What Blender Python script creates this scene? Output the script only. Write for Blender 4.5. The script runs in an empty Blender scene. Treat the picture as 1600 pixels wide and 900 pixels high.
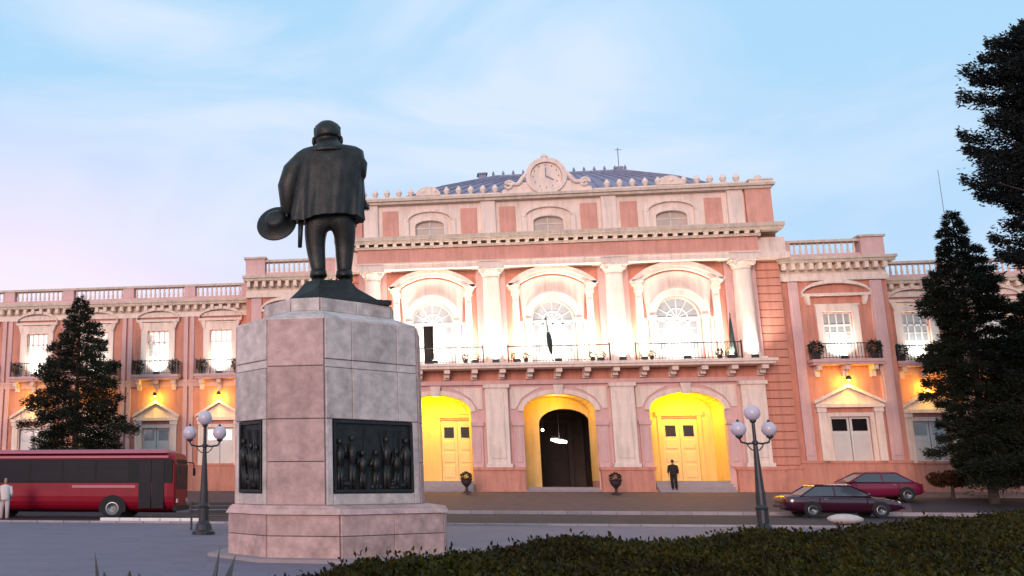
import bpy, math, random
import numpy as np
from mathutils import Vector, Matrix, Euler
R = math.radians; PI = math.pi
random.seed(7); rng = np.random.default_rng(7)
S = bpy.context.scene
C = S.collection

# ------------------------------------------------------------------ camera
cam = bpy.data.cameras.new('camera'); co = bpy.data.objects.new('camera', cam); C.objects.link(co); S.camera = co
co.location = (0, 0, 1.6); co.rotation_euler = (R(90 + 11.57), 0, 0)
cam.sensor_width = 36; cam.lens = 36 * 1480 / 1600; cam.shift_x = 0.2375
cam.clip_start = 0.1; cam.clip_end = 3000
S.render.resolution_x = 1024; S.render.resolution_y = 576
# ------------------------------------------------------------------ light
SUN_EL, SUN_AZ = 4.0, 205.0      # low glow behind the viewer (azimuth clockwise from +Y)
w = bpy.data.worlds.new('World'); S.world = w; w.use_nodes = True
nt = w.node_tree; nt.nodes.clear(); N = nt.nodes.new; L = nt.links.new
out = N('ShaderNodeOutputWorld'); bg = N('ShaderNodeBackground'); L(bg.outputs[0], out.inputs[0])
sky = N('ShaderNodeTexSky'); sky.sky_type = 'NISHITA'; sky.sun_disc = False
sky.sun_elevation = R(SUN_EL); sky.sun_rotation = R(SUN_AZ); sky.air_density = 1.0; sky.dust_density = 1.0; sky.ozone_density = 3.0
tc = N('ShaderNodeTexCoord')
mp = N('ShaderNodeMapping'); mp.inputs['Scale'].default_value = (1.0, 1.0, 3.2); mp.inputs['Location'].default_value = (0.35, 0.1, 0.2); L(tc.outputs['Generated'], mp.inputs[0])
nz = N('ShaderNodeTexNoise'); nz.inputs['Scale'].default_value = 2.3; nz.inputs['Detail'].default_value = 5; nz.inputs['Roughness'].default_value = 0.52; nz.inputs['Distortion'].default_value = 0.6; L(mp.outputs[0], nz.inputs[0])
rmp = N('ShaderNodeValToRGB'); rmp.color_ramp.elements[0].position = 0.46; rmp.color_ramp.elements[1].position = 0.66
rmp.color_ramp.elements[0].color = (0, 0, 0, 1); rmp.color_ramp.elements[1].color = (.62, .62, .62, 1); L(nz.outputs[0], rmp.inputs[0])
sep = N('ShaderNodeSeparateXYZ'); L(tc.outputs['Generated'], sep.inputs[0])
hor = N('ShaderNodeMapRange'); hor.inputs[1].default_value = 0.17; hor.inputs[2].default_value = 0.40; hor.inputs[3].default_value = 1.0; hor.inputs[4].default_value = 0.0; L(sep.outputs[2], hor.inputs[0])
side = N('ShaderNodeMapRange'); side.inputs[1].default_value = -0.22; side.inputs[2].default_value = 0.22; side.inputs[3].default_value = 1.0; side.inputs[4].default_value = 0.12; L(sep.outputs[0], side.inputs[0])
hm = N('ShaderNodeMath'); hm.operation = 'MULTIPLY'; L(hor.outputs[0], hm.inputs[0]); L(side.outputs[0], hm.inputs[1])
SKYG = N('ShaderNodeMixRGB'); SKYG.blend_type = 'MULTIPLY'; SKYG.inputs[0].default_value = 1.0; L(sky.outputs[0], SKYG.inputs[1]); SKYG.inputs[2].default_value = (1.0, 1.0, 1.0, 1)
base = N('ShaderNodeMixRGB'); base.inputs[0].default_value = 0.88; L(SKYG.outputs[0], base.inputs[1]); base.inputs[2].default_value = (4.95, 8.0, 10.8, 1)   # twilight air over the city
pk = N('ShaderNodeMixRGB'); L(hm.outputs[0], pk.inputs[0]); L(base.outputs[0], pk.inputs[1]); pk.inputs[2].default_value = (11.3, 8.7, 10.6, 1)       # pink belt low down
cl = N('ShaderNodeMixRGB'); L(rmp.outputs[0], cl.inputs[0]); L(pk.outputs[0], cl.inputs[1]); cl.inputs[2].default_value = (8.6, 9.1, 10.6, 1)           # thin cirrus
L(cl.outputs[0], bg.inputs[0]); bg.inputs[1].default_value = 0.1
sl = bpy.data.lights.new('sun', 'SUN'); sl.energy = 2.0; sl.angle = R(20); sl.color = (1.0, .70, .60)
so = bpy.data.objects.new('sun', sl); C.objects.link(so)
az, el = R(SUN_AZ), R(SUN_EL + 6)
sd = Vector((math.sin(az) * math.cos(el), math.cos(az) * math.cos(el), math.sin(el)))
so.rotation_euler = (-sd).to_track_quat('-Z', 'Y').to_euler()
S.view_settings.view_transform = 'Standard'; S.view_settings.look = 'None'; S.view_settings.exposure = 0; S.view_settings.gamma = 1
S.render.engine = 'CYCLES'

# ------------------------------------------------------------------ materials
def mat(name, col, rough=0.8, var=0.12, scale=3.0, bump=0.0, bscale=40, metal=0.0, stain=0.0, streak=False, objvar=0.0, emit=None, spec=0.5, trans=0.0, coat=0.0):
    m = bpy.data.materials.new(name); m.use_nodes = True; t = m.node_tree; b = t.nodes['Principled BSDF']
    n = t.nodes.new; l = t.links.new
    b.inputs['Roughness'].default_value = rough; b.inputs['Metallic'].default_value = metal
    b.inputs['Specular IOR Level'].default_value = spec; b.inputs['Transmission Weight'].default_value = trans; b.inputs['Coat Weight'].default_value = coat
    tc = n('ShaderNodeTexCoord'); nz = n('ShaderNodeTexNoise'); nz.inputs['Scale'].default_value = scale; nz.inputs['Detail'].default_value = 6; nz.inputs['Roughness'].default_value = .62
    l(tc.outputs['Object'], nz.inputs[0])
    mr = n('ShaderNodeMapRange'); mr.inputs[1].default_value = .3; mr.inputs[2].default_value = .7; mr.inputs[3].default_value = 1 - var; mr.inputs[4].default_value = 1 + var; l(nz.outputs[0], mr.inputs[0])
    mx = n('ShaderNodeMixRGB'); mx.blend_type = 'MULTIPLY'; mx.inputs[0].default_value = 1; mx.inputs[1].default_value = (*col, 1); l(mr.outputs[0], mx.inputs[2])
    last = mx.outputs[0]
    if stain:
        mp = n('ShaderNodeMapping'); mp.inputs['Scale'].default_value = (2.6, 2.6, .3) if streak else (1, 1, 1); l(tc.outputs['Object'], mp.inputs[0])
        n2 = n('ShaderNodeTexNoise'); n2.inputs['Scale'].default_value = 1.6; n2.inputs['Detail'].default_value = 8; n2.inputs['Roughness'].default_value = .7; l(mp.outputs[0], n2.inputs[0])
        m2 = n('ShaderNodeMapRange'); m2.inputs[1].default_value = .45; m2.inputs[2].default_value = .75; m2.inputs[3].default_value = 1; m2.inputs[4].default_value = 1 - stain; l(n2.outputs[0], m2.inputs[0])
        m3 = n('ShaderNodeMixRGB'); m3.blend_type = 'MULTIPLY'; m3.inputs[0].default_value = 1; l(last, m3.inputs[1]); l(m2.outputs[0], m3.inputs[2]); last = m3.outputs[0]
    if objvar:
        oi = n('ShaderNodeObjectInfo'); m4 = n('ShaderNodeMapRange'); m4.inputs[3].default_value = 1 - objvar; m4.inputs[4].default_value = 1 + objvar; l(oi.outputs['Random'], m4.inputs[0])
        m5 = n('ShaderNodeMixRGB'); m5.blend_type = 'MULTIPLY'; m5.inputs[0].default_value = 1; l(last, m5.inputs[1]); l(m4.outputs[0], m5.inputs[2]); last = m5.outputs[0]
    l(last, b.inputs['Base Color'])
    if bump:
        n3 = n('ShaderNodeTexNoise'); n3.inputs['Scale'].default_value = bscale; n3.inputs['Detail'].default_value = 5; l(tc.outputs['Object'], n3.inputs[0])
        bp = n('ShaderNodeBump'); bp.inputs['Strength'].default_value = bump; bp.inputs['Distance'].default_value = .02; l(n3.outputs[0], bp.inputs['Height']); l(bp.outputs[0], b.inputs['Normal'])
    if emit: b.inputs['Emission Color'].default_value = (*emit[0], 1); b.inputs['Emission Strength'].default_value = emit[1]
    return m
M = {}
M['pink'] = mat('salmon plaster', (.61, .26, .182), .85, .12, .8, .25, 30, stain=.36, streak=True)
M['pink2'] = mat('soft salmon plaster', (.68, .33, .255), .85, .12, .8, .25, 30, stain=.26, streak=True)
M['porch'] = mat('lamp yellow porch plaster', (.72, .50, .20), .8, .08, .9, .2, 30, stain=.2, streak=True)  # yellow of the lamps put into the plaster colour to deepen their glow
M['trim'] = mat('cream plaster', (.82, .66, .56), .8, .08, .9, .2, 30, stain=.3, streak=True)
M['trim2'] = mat('pale pink plaster', (.66, .41, .38), .8, .09, .9, .2, 30, stain=.2, streak=True)
M['cream'] = mat('grey cream moulding', (.62, .50, .40), .8, .12, 1.5, .2, 30, stain=.35, streak=True)
M['pdoor'] = mat('lamp yellow door paint', (.68, .52, .27), .5, .06, 2, .1, 20, stain=.1)  # cream door colour shifted to yellow, lamp glow painted in
M['door'] = mat('white door paint', (.66, .62, .58), .5, .06, 2, .1, 20, stain=.08)
M['glass'] = mat('window glass', (.30, .32, .33), .08, .1, .6, spec=.8)
M['blind'] = mat('pale window blind', (.50, .40, .34), .5, .12, 2)
M['dark'] = mat('dark glass', (.015, .014, .016), .12, .2, 1, spec=.6)
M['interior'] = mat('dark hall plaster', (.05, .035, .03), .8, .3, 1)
M['slate'] = mat('blue grey roof sheets', (.235, .245, .34), .55, .15, 2, .3, 8, stain=.3)
M['iron'] = mat('black painted iron', (.018, .018, .022), .45, .3, 4, .1, 40, spec=.5)
M['marble'] = mat('weathered pink marble', (.47, .31, .285), .65, .22, 4.5, .5, 25, stain=.45, objvar=.12)
M['marble2'] = mat('weathered grey marble', (.53, .455, .425), .65, .22, 4.5, .5, 25, stain=.5, objvar=.15)
M['core'] = mat('dark mortar', (.10, .075, .07), .95, .2, 6)
M['bronze'] = mat('dark patinated bronze', (.028, .029, .027), .45, .45, 3.5, .5, 30, metal=.55, stain=.4, streak=True)
M['plaza'] = mat('mauve grey paving', (.175, .142, .185), .75, .08, .7, .3, 60, stain=.18)
M['asphalt'] = mat('asphalt', (.030, .023, .034), .85, .14, 1.2, .5, 80, stain=.2)
M['fore'] = mat('cobbled pink grey paving', (.118, .072, .09), .85, .18, 2.5, .6, 20, stain=.2)
M['kerb'] = mat('pale kerb stone', (.30, .25, .26), .85, .12, 3, .3, 30, objvar=.12)
M['earth'] = mat('garden soil', (.06, .045, .03), .95, .2, 3, .5, 20)
M['whitep'] = mat('white kerb paint', (.75, .70, .66), .6, .08, 4, stain=.15)
M['red'] = mat('red bus paint', (.22, .003, .017), .5, .12, 1.5, coat=.0, spec=.25)
M['redp'] = mat('pale pink bus roof paint', (.36, .10, .14), .5, .06, 2)
M['busglass'] = mat('tinted bus glass', (.012, .013, .02),   .35, .2, 1, spec=.06)
M['maroon'] = mat('dark maroon car paint', (.035, .003, .013), .22, .05, 2, coat=.9)
M['magenta'] = mat('faded crimson car paint', (.15, .006, .032), .35, .05, 2, coat=.3)
M['carglass'] = mat('car glass', (.05, .06, .075), .05, .1, 1, spec=.8)
M['rubber'] = mat('tyre rubber', (.014, .014, .014), .9, .2, 8)
M['rim'] = mat('wheel rim metal', (.32, .32, .33), .35, .1, 4, metal=.8)
M['headl'] = mat('headlamp lens', (.6, .6, .58), .1, .05, 3)
M['tail'] = mat('tail lamp lens', (.3, .01, .01), .2, .05, 3)
M['skin'] = mat('skin', (.33, .18, .12), .6, .06, 6)
M['hair'] = mat('dark hair', (.015, .012, .01), .7, .2, 20)
M['shirt'] = mat('cream cloth', (.62, .54, .50), .9, .08, 5, .3, 30)
M['trouser'] = mat('pale pink grey cloth', (.45, .36, .36), .9, .08, 5, .3, 30)
M['coat'] = mat('dark wool cloth', (.022, .014, .014), .9, .1, 6, .3, 30)
M['shoe'] = mat('brown shoe leather', (.06, .035, .025), .6, .1, 5)
M['bark'] = mat('conifer bark', (.055, .04, .03), .95, .3, 6, .6, 20)
M['orange'] = mat('orange panel', (.55, .18, .06), .6, .1, 2)
M['globe'] = mat('opal lamp globe', (.52, .46, .54), .25, .04, 3, spec=.6)
M['led'] = mat('floodlight lens', (.9, .9, .9), .3, .01, 3, emit=((1.0, .93, .86), 6))
M['amber'] = mat('sodium lamp lens', (.9, .6, .2), .3, .01, 3, emit=((1.0, .62, .12), 8))
M['lantern'] = mat('lantern glass', (.9, .9, .9), .3, .01, 3, emit=((1.0, .92, .82), 9))
M['flag'] = mat('dark furled cloth', (.03, .045, .04), .9, .2, 5)
M['flag2'] = mat('pale blue furled cloth', (.16, .24, .28), .9, .2, 5)
M['terra'] = mat('dark pot glaze', (.035, .02, .018), .6, .2, 4)
M['rock'] = mat('pale boulder', (.5, .44, .42), .85, .15, 3, .6, 10)
t = M['plaza'].node_tree; b_ = t.nodes['Principled BSDF']; src = b_.inputs['Base Color'].links[0].from_socket
bt = t.nodes.new('ShaderNodeTexBrick'); bt.inputs['Scale'].default_value = .8; bt.inputs['Mortar Size'].default_value = .012; bt.inputs['Color1'].default_value = (1, 1, 1, 1); bt.inputs['Color2'].default_value = (.93, .92, .93, 1); bt.inputs['Mortar'].default_value = (.8, .79, .8, 1); bt.inputs['Brick Width'].default_value = 1; bt.inputs['Row Height'].default_value = .6
tcn = t.nodes.new('ShaderNodeTexCoord'); t.links.new(tcn.outputs['Object'], bt.inputs[0]); mm_ = t.nodes.new('ShaderNodeMixRGB'); mm_.blend_type = 'MULTIPLY'; mm_.inputs[0].default_value = 1; t.links.new(src, mm_.inputs[1]); t.links.new(bt.outputs[0], mm_.inputs[2]); t.links.new(mm_.outputs[0], b_.inputs['Base Color'])
for nm_, sc_, rw in (('fore', 1.6, .5), ('asphalt', .35, .8)):
    t = M[nm_].node_tree; b_ = t.nodes['Principled BSDF']; src = b_.inputs['Base Color'].links[0].from_socket
    bt = t.nodes.new('ShaderNodeTexBrick' if nm_ == 'fore' else 'ShaderNodeTexVoronoi'); tcn = t.nodes.new('ShaderNodeTexCoord'); t.links.new(tcn.outputs['Object'], bt.inputs[0]); bt.inputs['Scale'].default_value = sc_
    mm_ = t.nodes.new('ShaderNodeMixRGB'); mm_.blend_type = 'MULTIPLY'; mm_.inputs[0].default_value = 1; t.links.new(src, mm_.inputs[1])
    if nm_ == 'fore': bt.inputs['Color1'].default_value = (1, 1, 1, 1); bt.inputs['Color2'].default_value = (.8, .8, .82, 1); bt.inputs['Mortar'].default_value = (.55, .55, .55, 1); bt.inputs['Mortar Size'].default_value = .03; t.links.new(bt.outputs[0], mm_.inputs[2])
    else:
        mr_ = t.nodes.new('ShaderNodeMapRange'); mr_.inputs[3].default_value = .8; mr_.inputs[4].default_value = 1.15; bt.feature = 'F1'; sp_ = t.nodes.new('ShaderNodeSeparateColor'); t.links.new(bt.outputs['Color'], sp_.inputs[0]); t.links.new(sp_.outputs[0], mr_.inputs[0]); t.links.new(mr_.outputs[0], mm_.inputs[2])
    t.links.new(mm_.outputs[0], b_.inputs['Base Color'])
def leafmat(name, c1, c2):
    m = mat(name, c1, .65, .1, 3); t = m.node_tree; b = t.nodes['Principled BSDF']
    g = t.nodes.new('ShaderNodeNewGeometry'); r = t.nodes.new('ShaderNodeMixRGB'); t.links.new(g.outputs['Random Per Island'], r.inputs[0])
    r.inputs[1].default_value = (*c1, 1); r.inputs[2].default_value = (*c2, 1); t.links.new(r.outputs[0], b.inputs['Base Color'])
    b.inputs['Specular IOR Level'].default_value = .12
    return m
M['needle'] = leafmat('conifer needles', (.008, .013, .009), (.026, .030, .017))
M['cypress'] = leafmat('cypress foliage', (.006, .008, .009), (.018, .022, .020))
M['hedge'] = leafmat('hedge leaves', (.008, .010, .001), (.042, .036, .004))
t = M['hedge'].node_tree; b_ = t.nodes['Principled BSDF']; src = b_.inputs['Base Color'].links[0].from_socket
tn = t.nodes.new('ShaderNodeTexNoise'); tn.inputs['Scale'].default_value = .9; tn.inputs['Detail'].default_value = 6; tk = t.nodes.new('ShaderNodeTexCoord'); t.links.new(tk.outputs['Object'], tn.inputs[0])
tm = t.nodes.new('ShaderNodeValToRGB'); tm.color_ramp.elements[0].position = .35; tm.color_ramp.elements[1].position = .65; tm.color_ramp.elements[0].color = (.55, .45, .6, 1); tm.color_ramp.elements[1].color = (1.25, 1.35, .9, 1); t.links.new(tn.outputs[0], tm.inputs[0])
tx = t.nodes.new('ShaderNodeMixRGB'); tx.blend_type = 'MULTIPLY'; tx.inputs[0].default_value = 1; t.links.new(src, tx.inputs[1]); t.links.new(tm.outputs[0], tx.inputs[2]); t.links.new(tx.outputs[0], b_.inputs['Base Color'])
M['shrubleaf'] = leafmat('dark brownish shrub leaves', (.022, .012, .006), (.07, .026, .012))
M['potleaf'] = leafmat('potted plant leaves', (.008, .014, .006), (.022, .034, .012))
M['agave'] = mat('dark agave leaf', (.04, .045, .045), .6, .2, 6)

# ------------------------------------------------------------------ mesh helpers
def setp(o, label=None, cat=None, group=None, kind=None):
    if label: o['label'] = label
    if cat: o['category'] = cat
    if group: o['group'] = group
    if kind: o['kind'] = kind
    return o
class MB:
    def __init__(s): s.v = []; s.f = []
    def add(s, vs, fs):
        b = len(s.v); s.v += [tuple(v) for v in vs]; s.f += [tuple(i + b for i in f) for f in fs]; return s
    def box(s, x0, x1, y0, y1, z0, z1):
        return s.add([(x0, y0, z0), (x1, y0, z0), (x1, y1, z0), (x0, y1, z0), (x0, y0, z1), (x1, y0, z1), (x1, y1, z1), (x0, y1, z1)],
                     [(0, 3, 2, 1), (4, 5, 6, 7), (0, 1, 5, 4), (1, 2, 6, 5), (2, 3, 7, 6), (3, 0, 4, 7)])
    def bbox(s, x0, x1, y0, y1, z0, z1, b=.02):   # front (-y) face chamfered block
        return s.add([(x0, y0 + b, z0), (x1, y0 + b, z0), (x1, y1, z0), (x0, y1, z0), (x0, y0 + b, z1), (x1, y0 + b, z1), (x1, y1, z1), (x0, y1, z1),
                      (x0 + b, y0, z0 + b), (x1 - b, y0, z0 + b), (x1 - b, y0, z1 - b), (x0 + b, y0, z1 - b)],
                     [(0, 3, 2, 1), (4, 5, 6, 7), (1, 2, 6, 5), (2, 3, 7, 6), (3, 0, 4, 7), (8, 9, 10, 11), (0, 1, 9, 8), (1, 5, 10, 9), (5, 4, 11, 10), (4, 0, 8, 11)])
    def prism(s, pts, y0, y1):       # polygon in xz extruded along y
        n = len(pts)
        return s.add([(x, y0, z) for x, z in pts] + [(x, y1, z) for x, z in pts],
                     [tuple(range(n)), tuple(range(2 * n - 1, n - 1, -1))] + [((i + 1) % n, i, i + n, (i + 1) % n + n) for i in range(n)])
    def plan(s, pts, z0, z1, top=None):   # polygon in xy extruded in z, optional other outline at the top
        n = len(pts); t = top or pts
        return s.add([(x, y, z0) for x, y in pts] + [(x, y, z1) for x, y in t],
                     [tuple(range(n - 1, -1, -1)), tuple(range(n, 2 * n))] + [(i, (i + 1) % n, (i + 1) % n + n, i + n) for i in range(n)])
    def lathe(s, prof, cx=0, cy=0, n=16, cap=True):
        vs = []; fs = []
        for r, z in prof:
            for k in range(n): a = 2 * PI * k / n; vs.append((cx + r * math.cos(a), cy + r * math.sin(a), z))
        for i in range(len(prof) - 1):
            for k in range(n): k2 = (k + 1) % n; fs.append((i * n + k, i * n + k2, (i + 1) * n + k2, (i + 1) * n + k))
        if cap: fs.append(tuple(range(n - 1, -1, -1))); fs.append(tuple((len(prof) - 1) * n + k for k in range(n)))
        return s.add(vs, fs)
    def tube(s, pts, rad, n=8):
        pts = [Vector(p) for p in pts]; rad = rad if isinstance(rad, (list, tuple)) else [rad] * len(pts)
        vs = []; fs = []; od = (pts[-1] - pts[0]); od = od.normalized() if od.length > 1e-6 else Vector((1, 0, 0)); ref = Vector((0, 0, 1)) if abs(od.z) < .7 else Vector((1, .1, 0)).normalized()
        for i, p in enumerate(pts):
            d = (pts[min(i + 1, len(pts) - 1)] - pts[max(i - 1, 0)]).normalized()
            u = d.cross(ref); u = (u if u.length > .05 else d.cross(Vector((0, 1, 0)))).normalized(); v = d.cross(u)
            for k in range(n): a = 2 * PI * k / n; vs.append(p + (u * math.cos(a) + v * math.sin(a)) * rad[i])
        for i in range(len(pts) - 1):
            for k in range(n): k2 = (k + 1) % n; fs.append((i * n + k, i * n + k2, (i + 1) * n + k2, (i + 1) * n + k))
        fs.append(tuple(range(n))); fs.append(tuple((len(pts) - 1) * n + k for k in range(n - 1, -1, -1)))
        return s.add(vs, fs)
    def ball(s, c, r, n=12, m=8):
        rx, ry, rz = r if isinstance(r, (tuple, list)) else (r, r, r); vs = []; fs = []
        for i in range(m + 1):
            p = PI * i / m
            for k in range(n): a = 2 * PI * k / n; vs.append((c[0] + rx * math.sin(p) * math.cos(a), c[1] + ry * math.sin(p) * math.sin(a), c[2] - rz * math.cos(p)))
        for i in range(m):
            for k in range(n): k2 = (k + 1) % n; fs.append((i * n + k, i * n + k2, (i + 1) * n + k2, (i + 1) * n + k))
        return s.add(vs, fs)
    def loft(s, rings, cap=True):
        n = len(rings[0]); vs = [p for r in rings for p in r]; fs = []
        for i in range(len(rings) - 1):
            for k in range(n): k2 = (k + 1) % n; fs.append((i * n + k, i * n + k2, (i + 1) * n + k2, (i + 1) * n + k))
        if cap: fs.append(tuple(range(n - 1, -1, -1))); fs.append(tuple((len(rings) - 1) * n + k for k in range(n)))
        return s.add(vs, fs)
    def band(s, inner, outer, y0, y1):    # strip between two xz polylines, extruded
        for i in range(len(inner) - 1):
            s.prism([inner[i], inner[i + 1], outer[i + 1], outer[i]], y0, y1)
        return s
    def build(s, name, m, parent=None, loc=None, smooth=False, fix=True):
        me = bpy.data.meshes.new(name); me.from_pydata(s.v, [], s.f)
        if fix:
            import bmesh
            bm = bmesh.new(); bm.from_mesh(me); bmesh.ops.recalc_face_normals(bm, faces=bm.faces); bm.to_mesh(me); bm.free()
        if smooth: me.polygons.foreach_set('use_smooth', [True] * len(me.polygons)); 
        me.materials.append(M[m]); o = bpy.data.objects.new(name, me); C.objects.link(o)
        if parent: o.parent = parent
        if loc: o.location = loc
        return o
def empty(name, loc=(0, 0, 0), rz=0, **k):
    o = bpy.data.objects.new(name, None); C.objects.link(o); o.location = loc; o.rotation_euler = (0, 0, rz); o.empty_display_size = .2
    return setp(o, **k)
def clone(o, parent='same', loc=None, rz=None, sc=None):
    c = o.copy(); C.objects.link(c)
    if parent != 'same': c.parent = parent
    if loc is not None: c.location = loc
    if rz is not None: c.rotation_euler = (0, 0, rz)
    if sc is not None: c.scale = sc
    for ch in list(o.children): clone(ch, c)
    return c
def arc(cx, cz, rx, rz, a0, a1, n):
    return [(cx + rx * math.cos(a0 + (a1 - a0) * i / n), cz + rz * math.sin(a0 + (a1 - a0) * i / n)) for i in range(n + 1)]

# ------------------------------------------------------------------ facade frame: x along the front, y into the building, z up
PSI = R(9)
ORG = Vector((16.019 + .7 * math.cos(PSI), 55 - .7 * math.sin(PSI), 0))
def F(x, y, z=0): return Vector((ORG.x + x * math.cos(PSI) + y * math.sin(PSI), ORG.y - x * math.sin(PSI) + y * math.cos(PSI), z))

# ------------------------------------------------------------------ ground sheets
def zfore(y): return .26 if y < -9.8 else (.26 + (y + 9.8) * (.64 / 6.3) if y < -3.5 else .90 + min(1, (y + 3.5) / 2.6) * .15)
def sheet(name, pts, m, label=None, kind='structure'):
    mb = MB(); mb.add(pts, [tuple(range(len(pts)))]); o = mb.build(name, m, fix=False); o.data.update(); o['kind'] = kind
    if label: o['label'] = label
    return o
g = MB()
def gp(x, y, z): return tuple(F(x, y, z))
sheet('ground', [(-900, -200, -.02), (900, -200, -.02), (900, 1500, -.02), (-900, 1500, -.02)], 'earth')
sheet('plaza_pavement', [gp(-150, -19.6, .1), gp(-150, -19.6, .0), gp(-150, -80, 0), gp(150, -80, 0), gp(150, -19.6, 0)][1:], 'plaza')
sheet('road', [gp(-150, -19.62, .0), gp(150, -19.62, .0), gp(150, -9.8, .12), gp(-150, -9.8, .12)], 'asphalt')
fm = MB()
ys = [-9.8, -3.5, -.9, 6]
vs = []; fs = []
for y in ys:
    for x in (-150, -60, 13, 60, 150): vs.append(gp(x, y, {-9.8: .26, -3.5: .90, -.9: 1.05, 6: 1.05}[y]))
for j in range(3):
    for i in range(4): a = j * 5 + i; fs.append((a, a + 1, a + 6, a + 5))
fo = MB().add(vs, fs).build('forecourt_pavement', 'fore', fix=False); fo['kind'] = 'structure'
# lay-by where the cars stand on the right
lb = sheet('lay_by', [gp(13.5, -9.79, .266), gp(90, -9.79, .266), gp(90, -4.2, .833), gp(16, -4.2, .833)], 'asphalt')
# kerb stones along the road (each stone a part of the kerb)
def kerb(name, x0, x1, y, z0, z1, wid, label, mm='kerb', step=1.0, yfun=None):
    e = empty(name, F(x0, y, 0), -PSI); e['kind'] = 'structure'
    proto = MB().bbox(0, step - .015, 0, wid, z0, z1, .02).build('kerb_stone', mm, e)
    n = int((x1 - x0) / step)
    for i in range(1, n): c = clone(proto, loc=(i * step, (yfun(i * step) if yfun else 0), 0))
    return e
kerb('road_kerb', -20, 60, -9.98, .02, .275, .18, '', step=1.1)
kerb('plaza_kerb', -32, 44, -19.68, -.01, .085, .25, '', step=1.1)
# pale line of kerb at the back of the lay-by
kerb('lay_by_kerb', 18, 70, -4.3, .80, .97, .25, '', step=1.1)

# ------------------------------------------------------------------ the palace
B = empty('government_palace', ORG, -PSI, label='long salmon pink palace with cream columns, arched windows, clock gable and floodlit front', cat='building')
def bp(mb, name, m, loc=None, parent=None, smooth=False): return mb.build(name, m, parent or B, loc, smooth)
def wall_open(mb, x0, x1, z0, z1, ops, y0, y1, n=14):
    """front wall between y0 (front) and y1 with arched openings (cx, half width, base z, spring z, rise)"""
    ops = sorted(ops); x = x0
    def quad(a, b, c, d): mb.add([a, b, c, d], [(0, 1, 2, 3)])
    for (cx, hw, zb, zs, rise) in ops:
        quad((x, y0, z0), (cx - hw, y0, z0), (cx - hw, y0, z1), (x, y0, z1))
        if zb > z0: quad((cx - hw, y0, z0), (cx + hw, y0, z0), (cx + hw, y0, zb), (cx - hw, y0, zb)); quad((cx - hw, y0, zb), (cx + hw, y0, zb), (cx + hw, y1, zb), (cx - hw, y1, zb))
        quad((cx - hw, y0, zb), (cx - hw, y1, zb), (cx - hw, y1, zs), (cx - hw, y0, zs)); quad((cx + hw, y0, zb), (cx + hw, y1, zb), (cx + hw, y1, zs), (cx + hw, y0, zs))
        if rise > 0: ar = arc(cx, zs, hw, rise, PI, 0, n)
        else: ar = [(cx - hw, zs), (cx + hw, zs)]
        for (a, za), (b, zb2) in zip(ar[:-1], ar[1:]):
            quad((a, y0, za), (b, y0, zb2), (b, y0, z1), (a, y0, z1)); quad((a, y0, za), (b, y0, zb2), (b, y1, zb2), (a, y1, za))
        x = cx + hw
    quad((x, y0, z0), (x1, y0, z0), (x1, y0, z1), (x, y0, z1))
    return mb
BAY = (-6.97, 0, 6.97); COLX = (-10.5, -3.5, 3.5, 10.5)
# shells behind everything
bp(MB().box(-12.7, -2.2, 3.2, 20, .9, 18.3).box(3.4, 12.7, 3.2, 20, .9, 18.3).box(-2.2, 3.4, 3.2, 20, 6.6, 18.3).box(-12.7, -10.6, .35, 3.2, .9, 18.3).box(10.6, 12.7, .35, 3.2, .9, 18.3).box(-10.6, 10.6, .6, 3.2, 7.1, 8.0).box(-10.6, 10.6, .6, 3.2, 13.2, 18.3), 'main_block', 'pink')
# lower front wall with three arches
bp(wall_open(MB(), -10.9, 10.9, 1.0, 7.55, [(b, 2.0, 1.0, 5.62, .98) for b in BAY], 0, 2.3), 'lower_wall', 'trim2')
# upper front wall with three arched windows
bp(wall_open(MB(), -10.9, 10.9, 8.0, 14.4, [(b, 1.27, 8.0, 10.9, 1.27) for b in BAY], 0, .6), 'upper_wall', 'pink')
for b in BAY:
    a_, o_ = arc(b, 5.62, 1.985, .965, PI, 0, 14), arc(b, 5.62, 2.0, .98, PI, 0, 14)
    bp(MB().band(a_, o_, .02, 2.28).box(b - 2.0, b - 1.985, .02, 2.28, 1.66, 5.62).box(b + 1.985, b + 2.0, .02, 2.28, 1.66, 5.62), 'arch_lining', 'porch')  # thin skin carrying the painted lamp yellow over the reveals
# rooms behind the upper windows
for b in BAY: bp(MB().box(b - 1.6, b + 1.6, 3.0, 3.1, 8.3, 12.6), 'room_back_wall', 'interior')
# porch floors, back walls
pb = MB()
wall_open(pb, -10.6, 2.2, 1.0, 7.1, [(-5.7, 1.0, 1.65, 5.3, 0), (.62, 1.5, 1.3, 5.0, .9)], 2.3, 2.6)
wall_open(pb, 2.2, 10.6, 1.0, 7.1, [(7.1, 1.0, 1.65, 5.3, 0)], 2.3, 2.6)
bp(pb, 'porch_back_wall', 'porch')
for x in (-9.3, -4.9 + .2, -3.0, 3.0, 4.6, 9.3): pass
bp(MB().box(-10.6, -2.0, .02, 2.3, 1.0, 1.65).box(2.0, 10.6, .02, 2.3, 1.0, 1.65).box(-2.0, 2.0, .02, 2.3, 1.0, 1.30), 'porch_floor', 'kerb')
bp(MB().box(-2.0, 3.2, 2.7, 12, 6.3, 6.4).box(-2.0, 3.2, 12, 12.1, 1.3, 6.3).box(-2.1, -2.0, 2.6, 12, 1.3, 6.3).box(3.2, 3.3, 2.6, 12, 1.3, 6.3).box(-2, 3.2, 2.6, 12, 1.2, 1.298), 'entrance_hall', 'interior')
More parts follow.
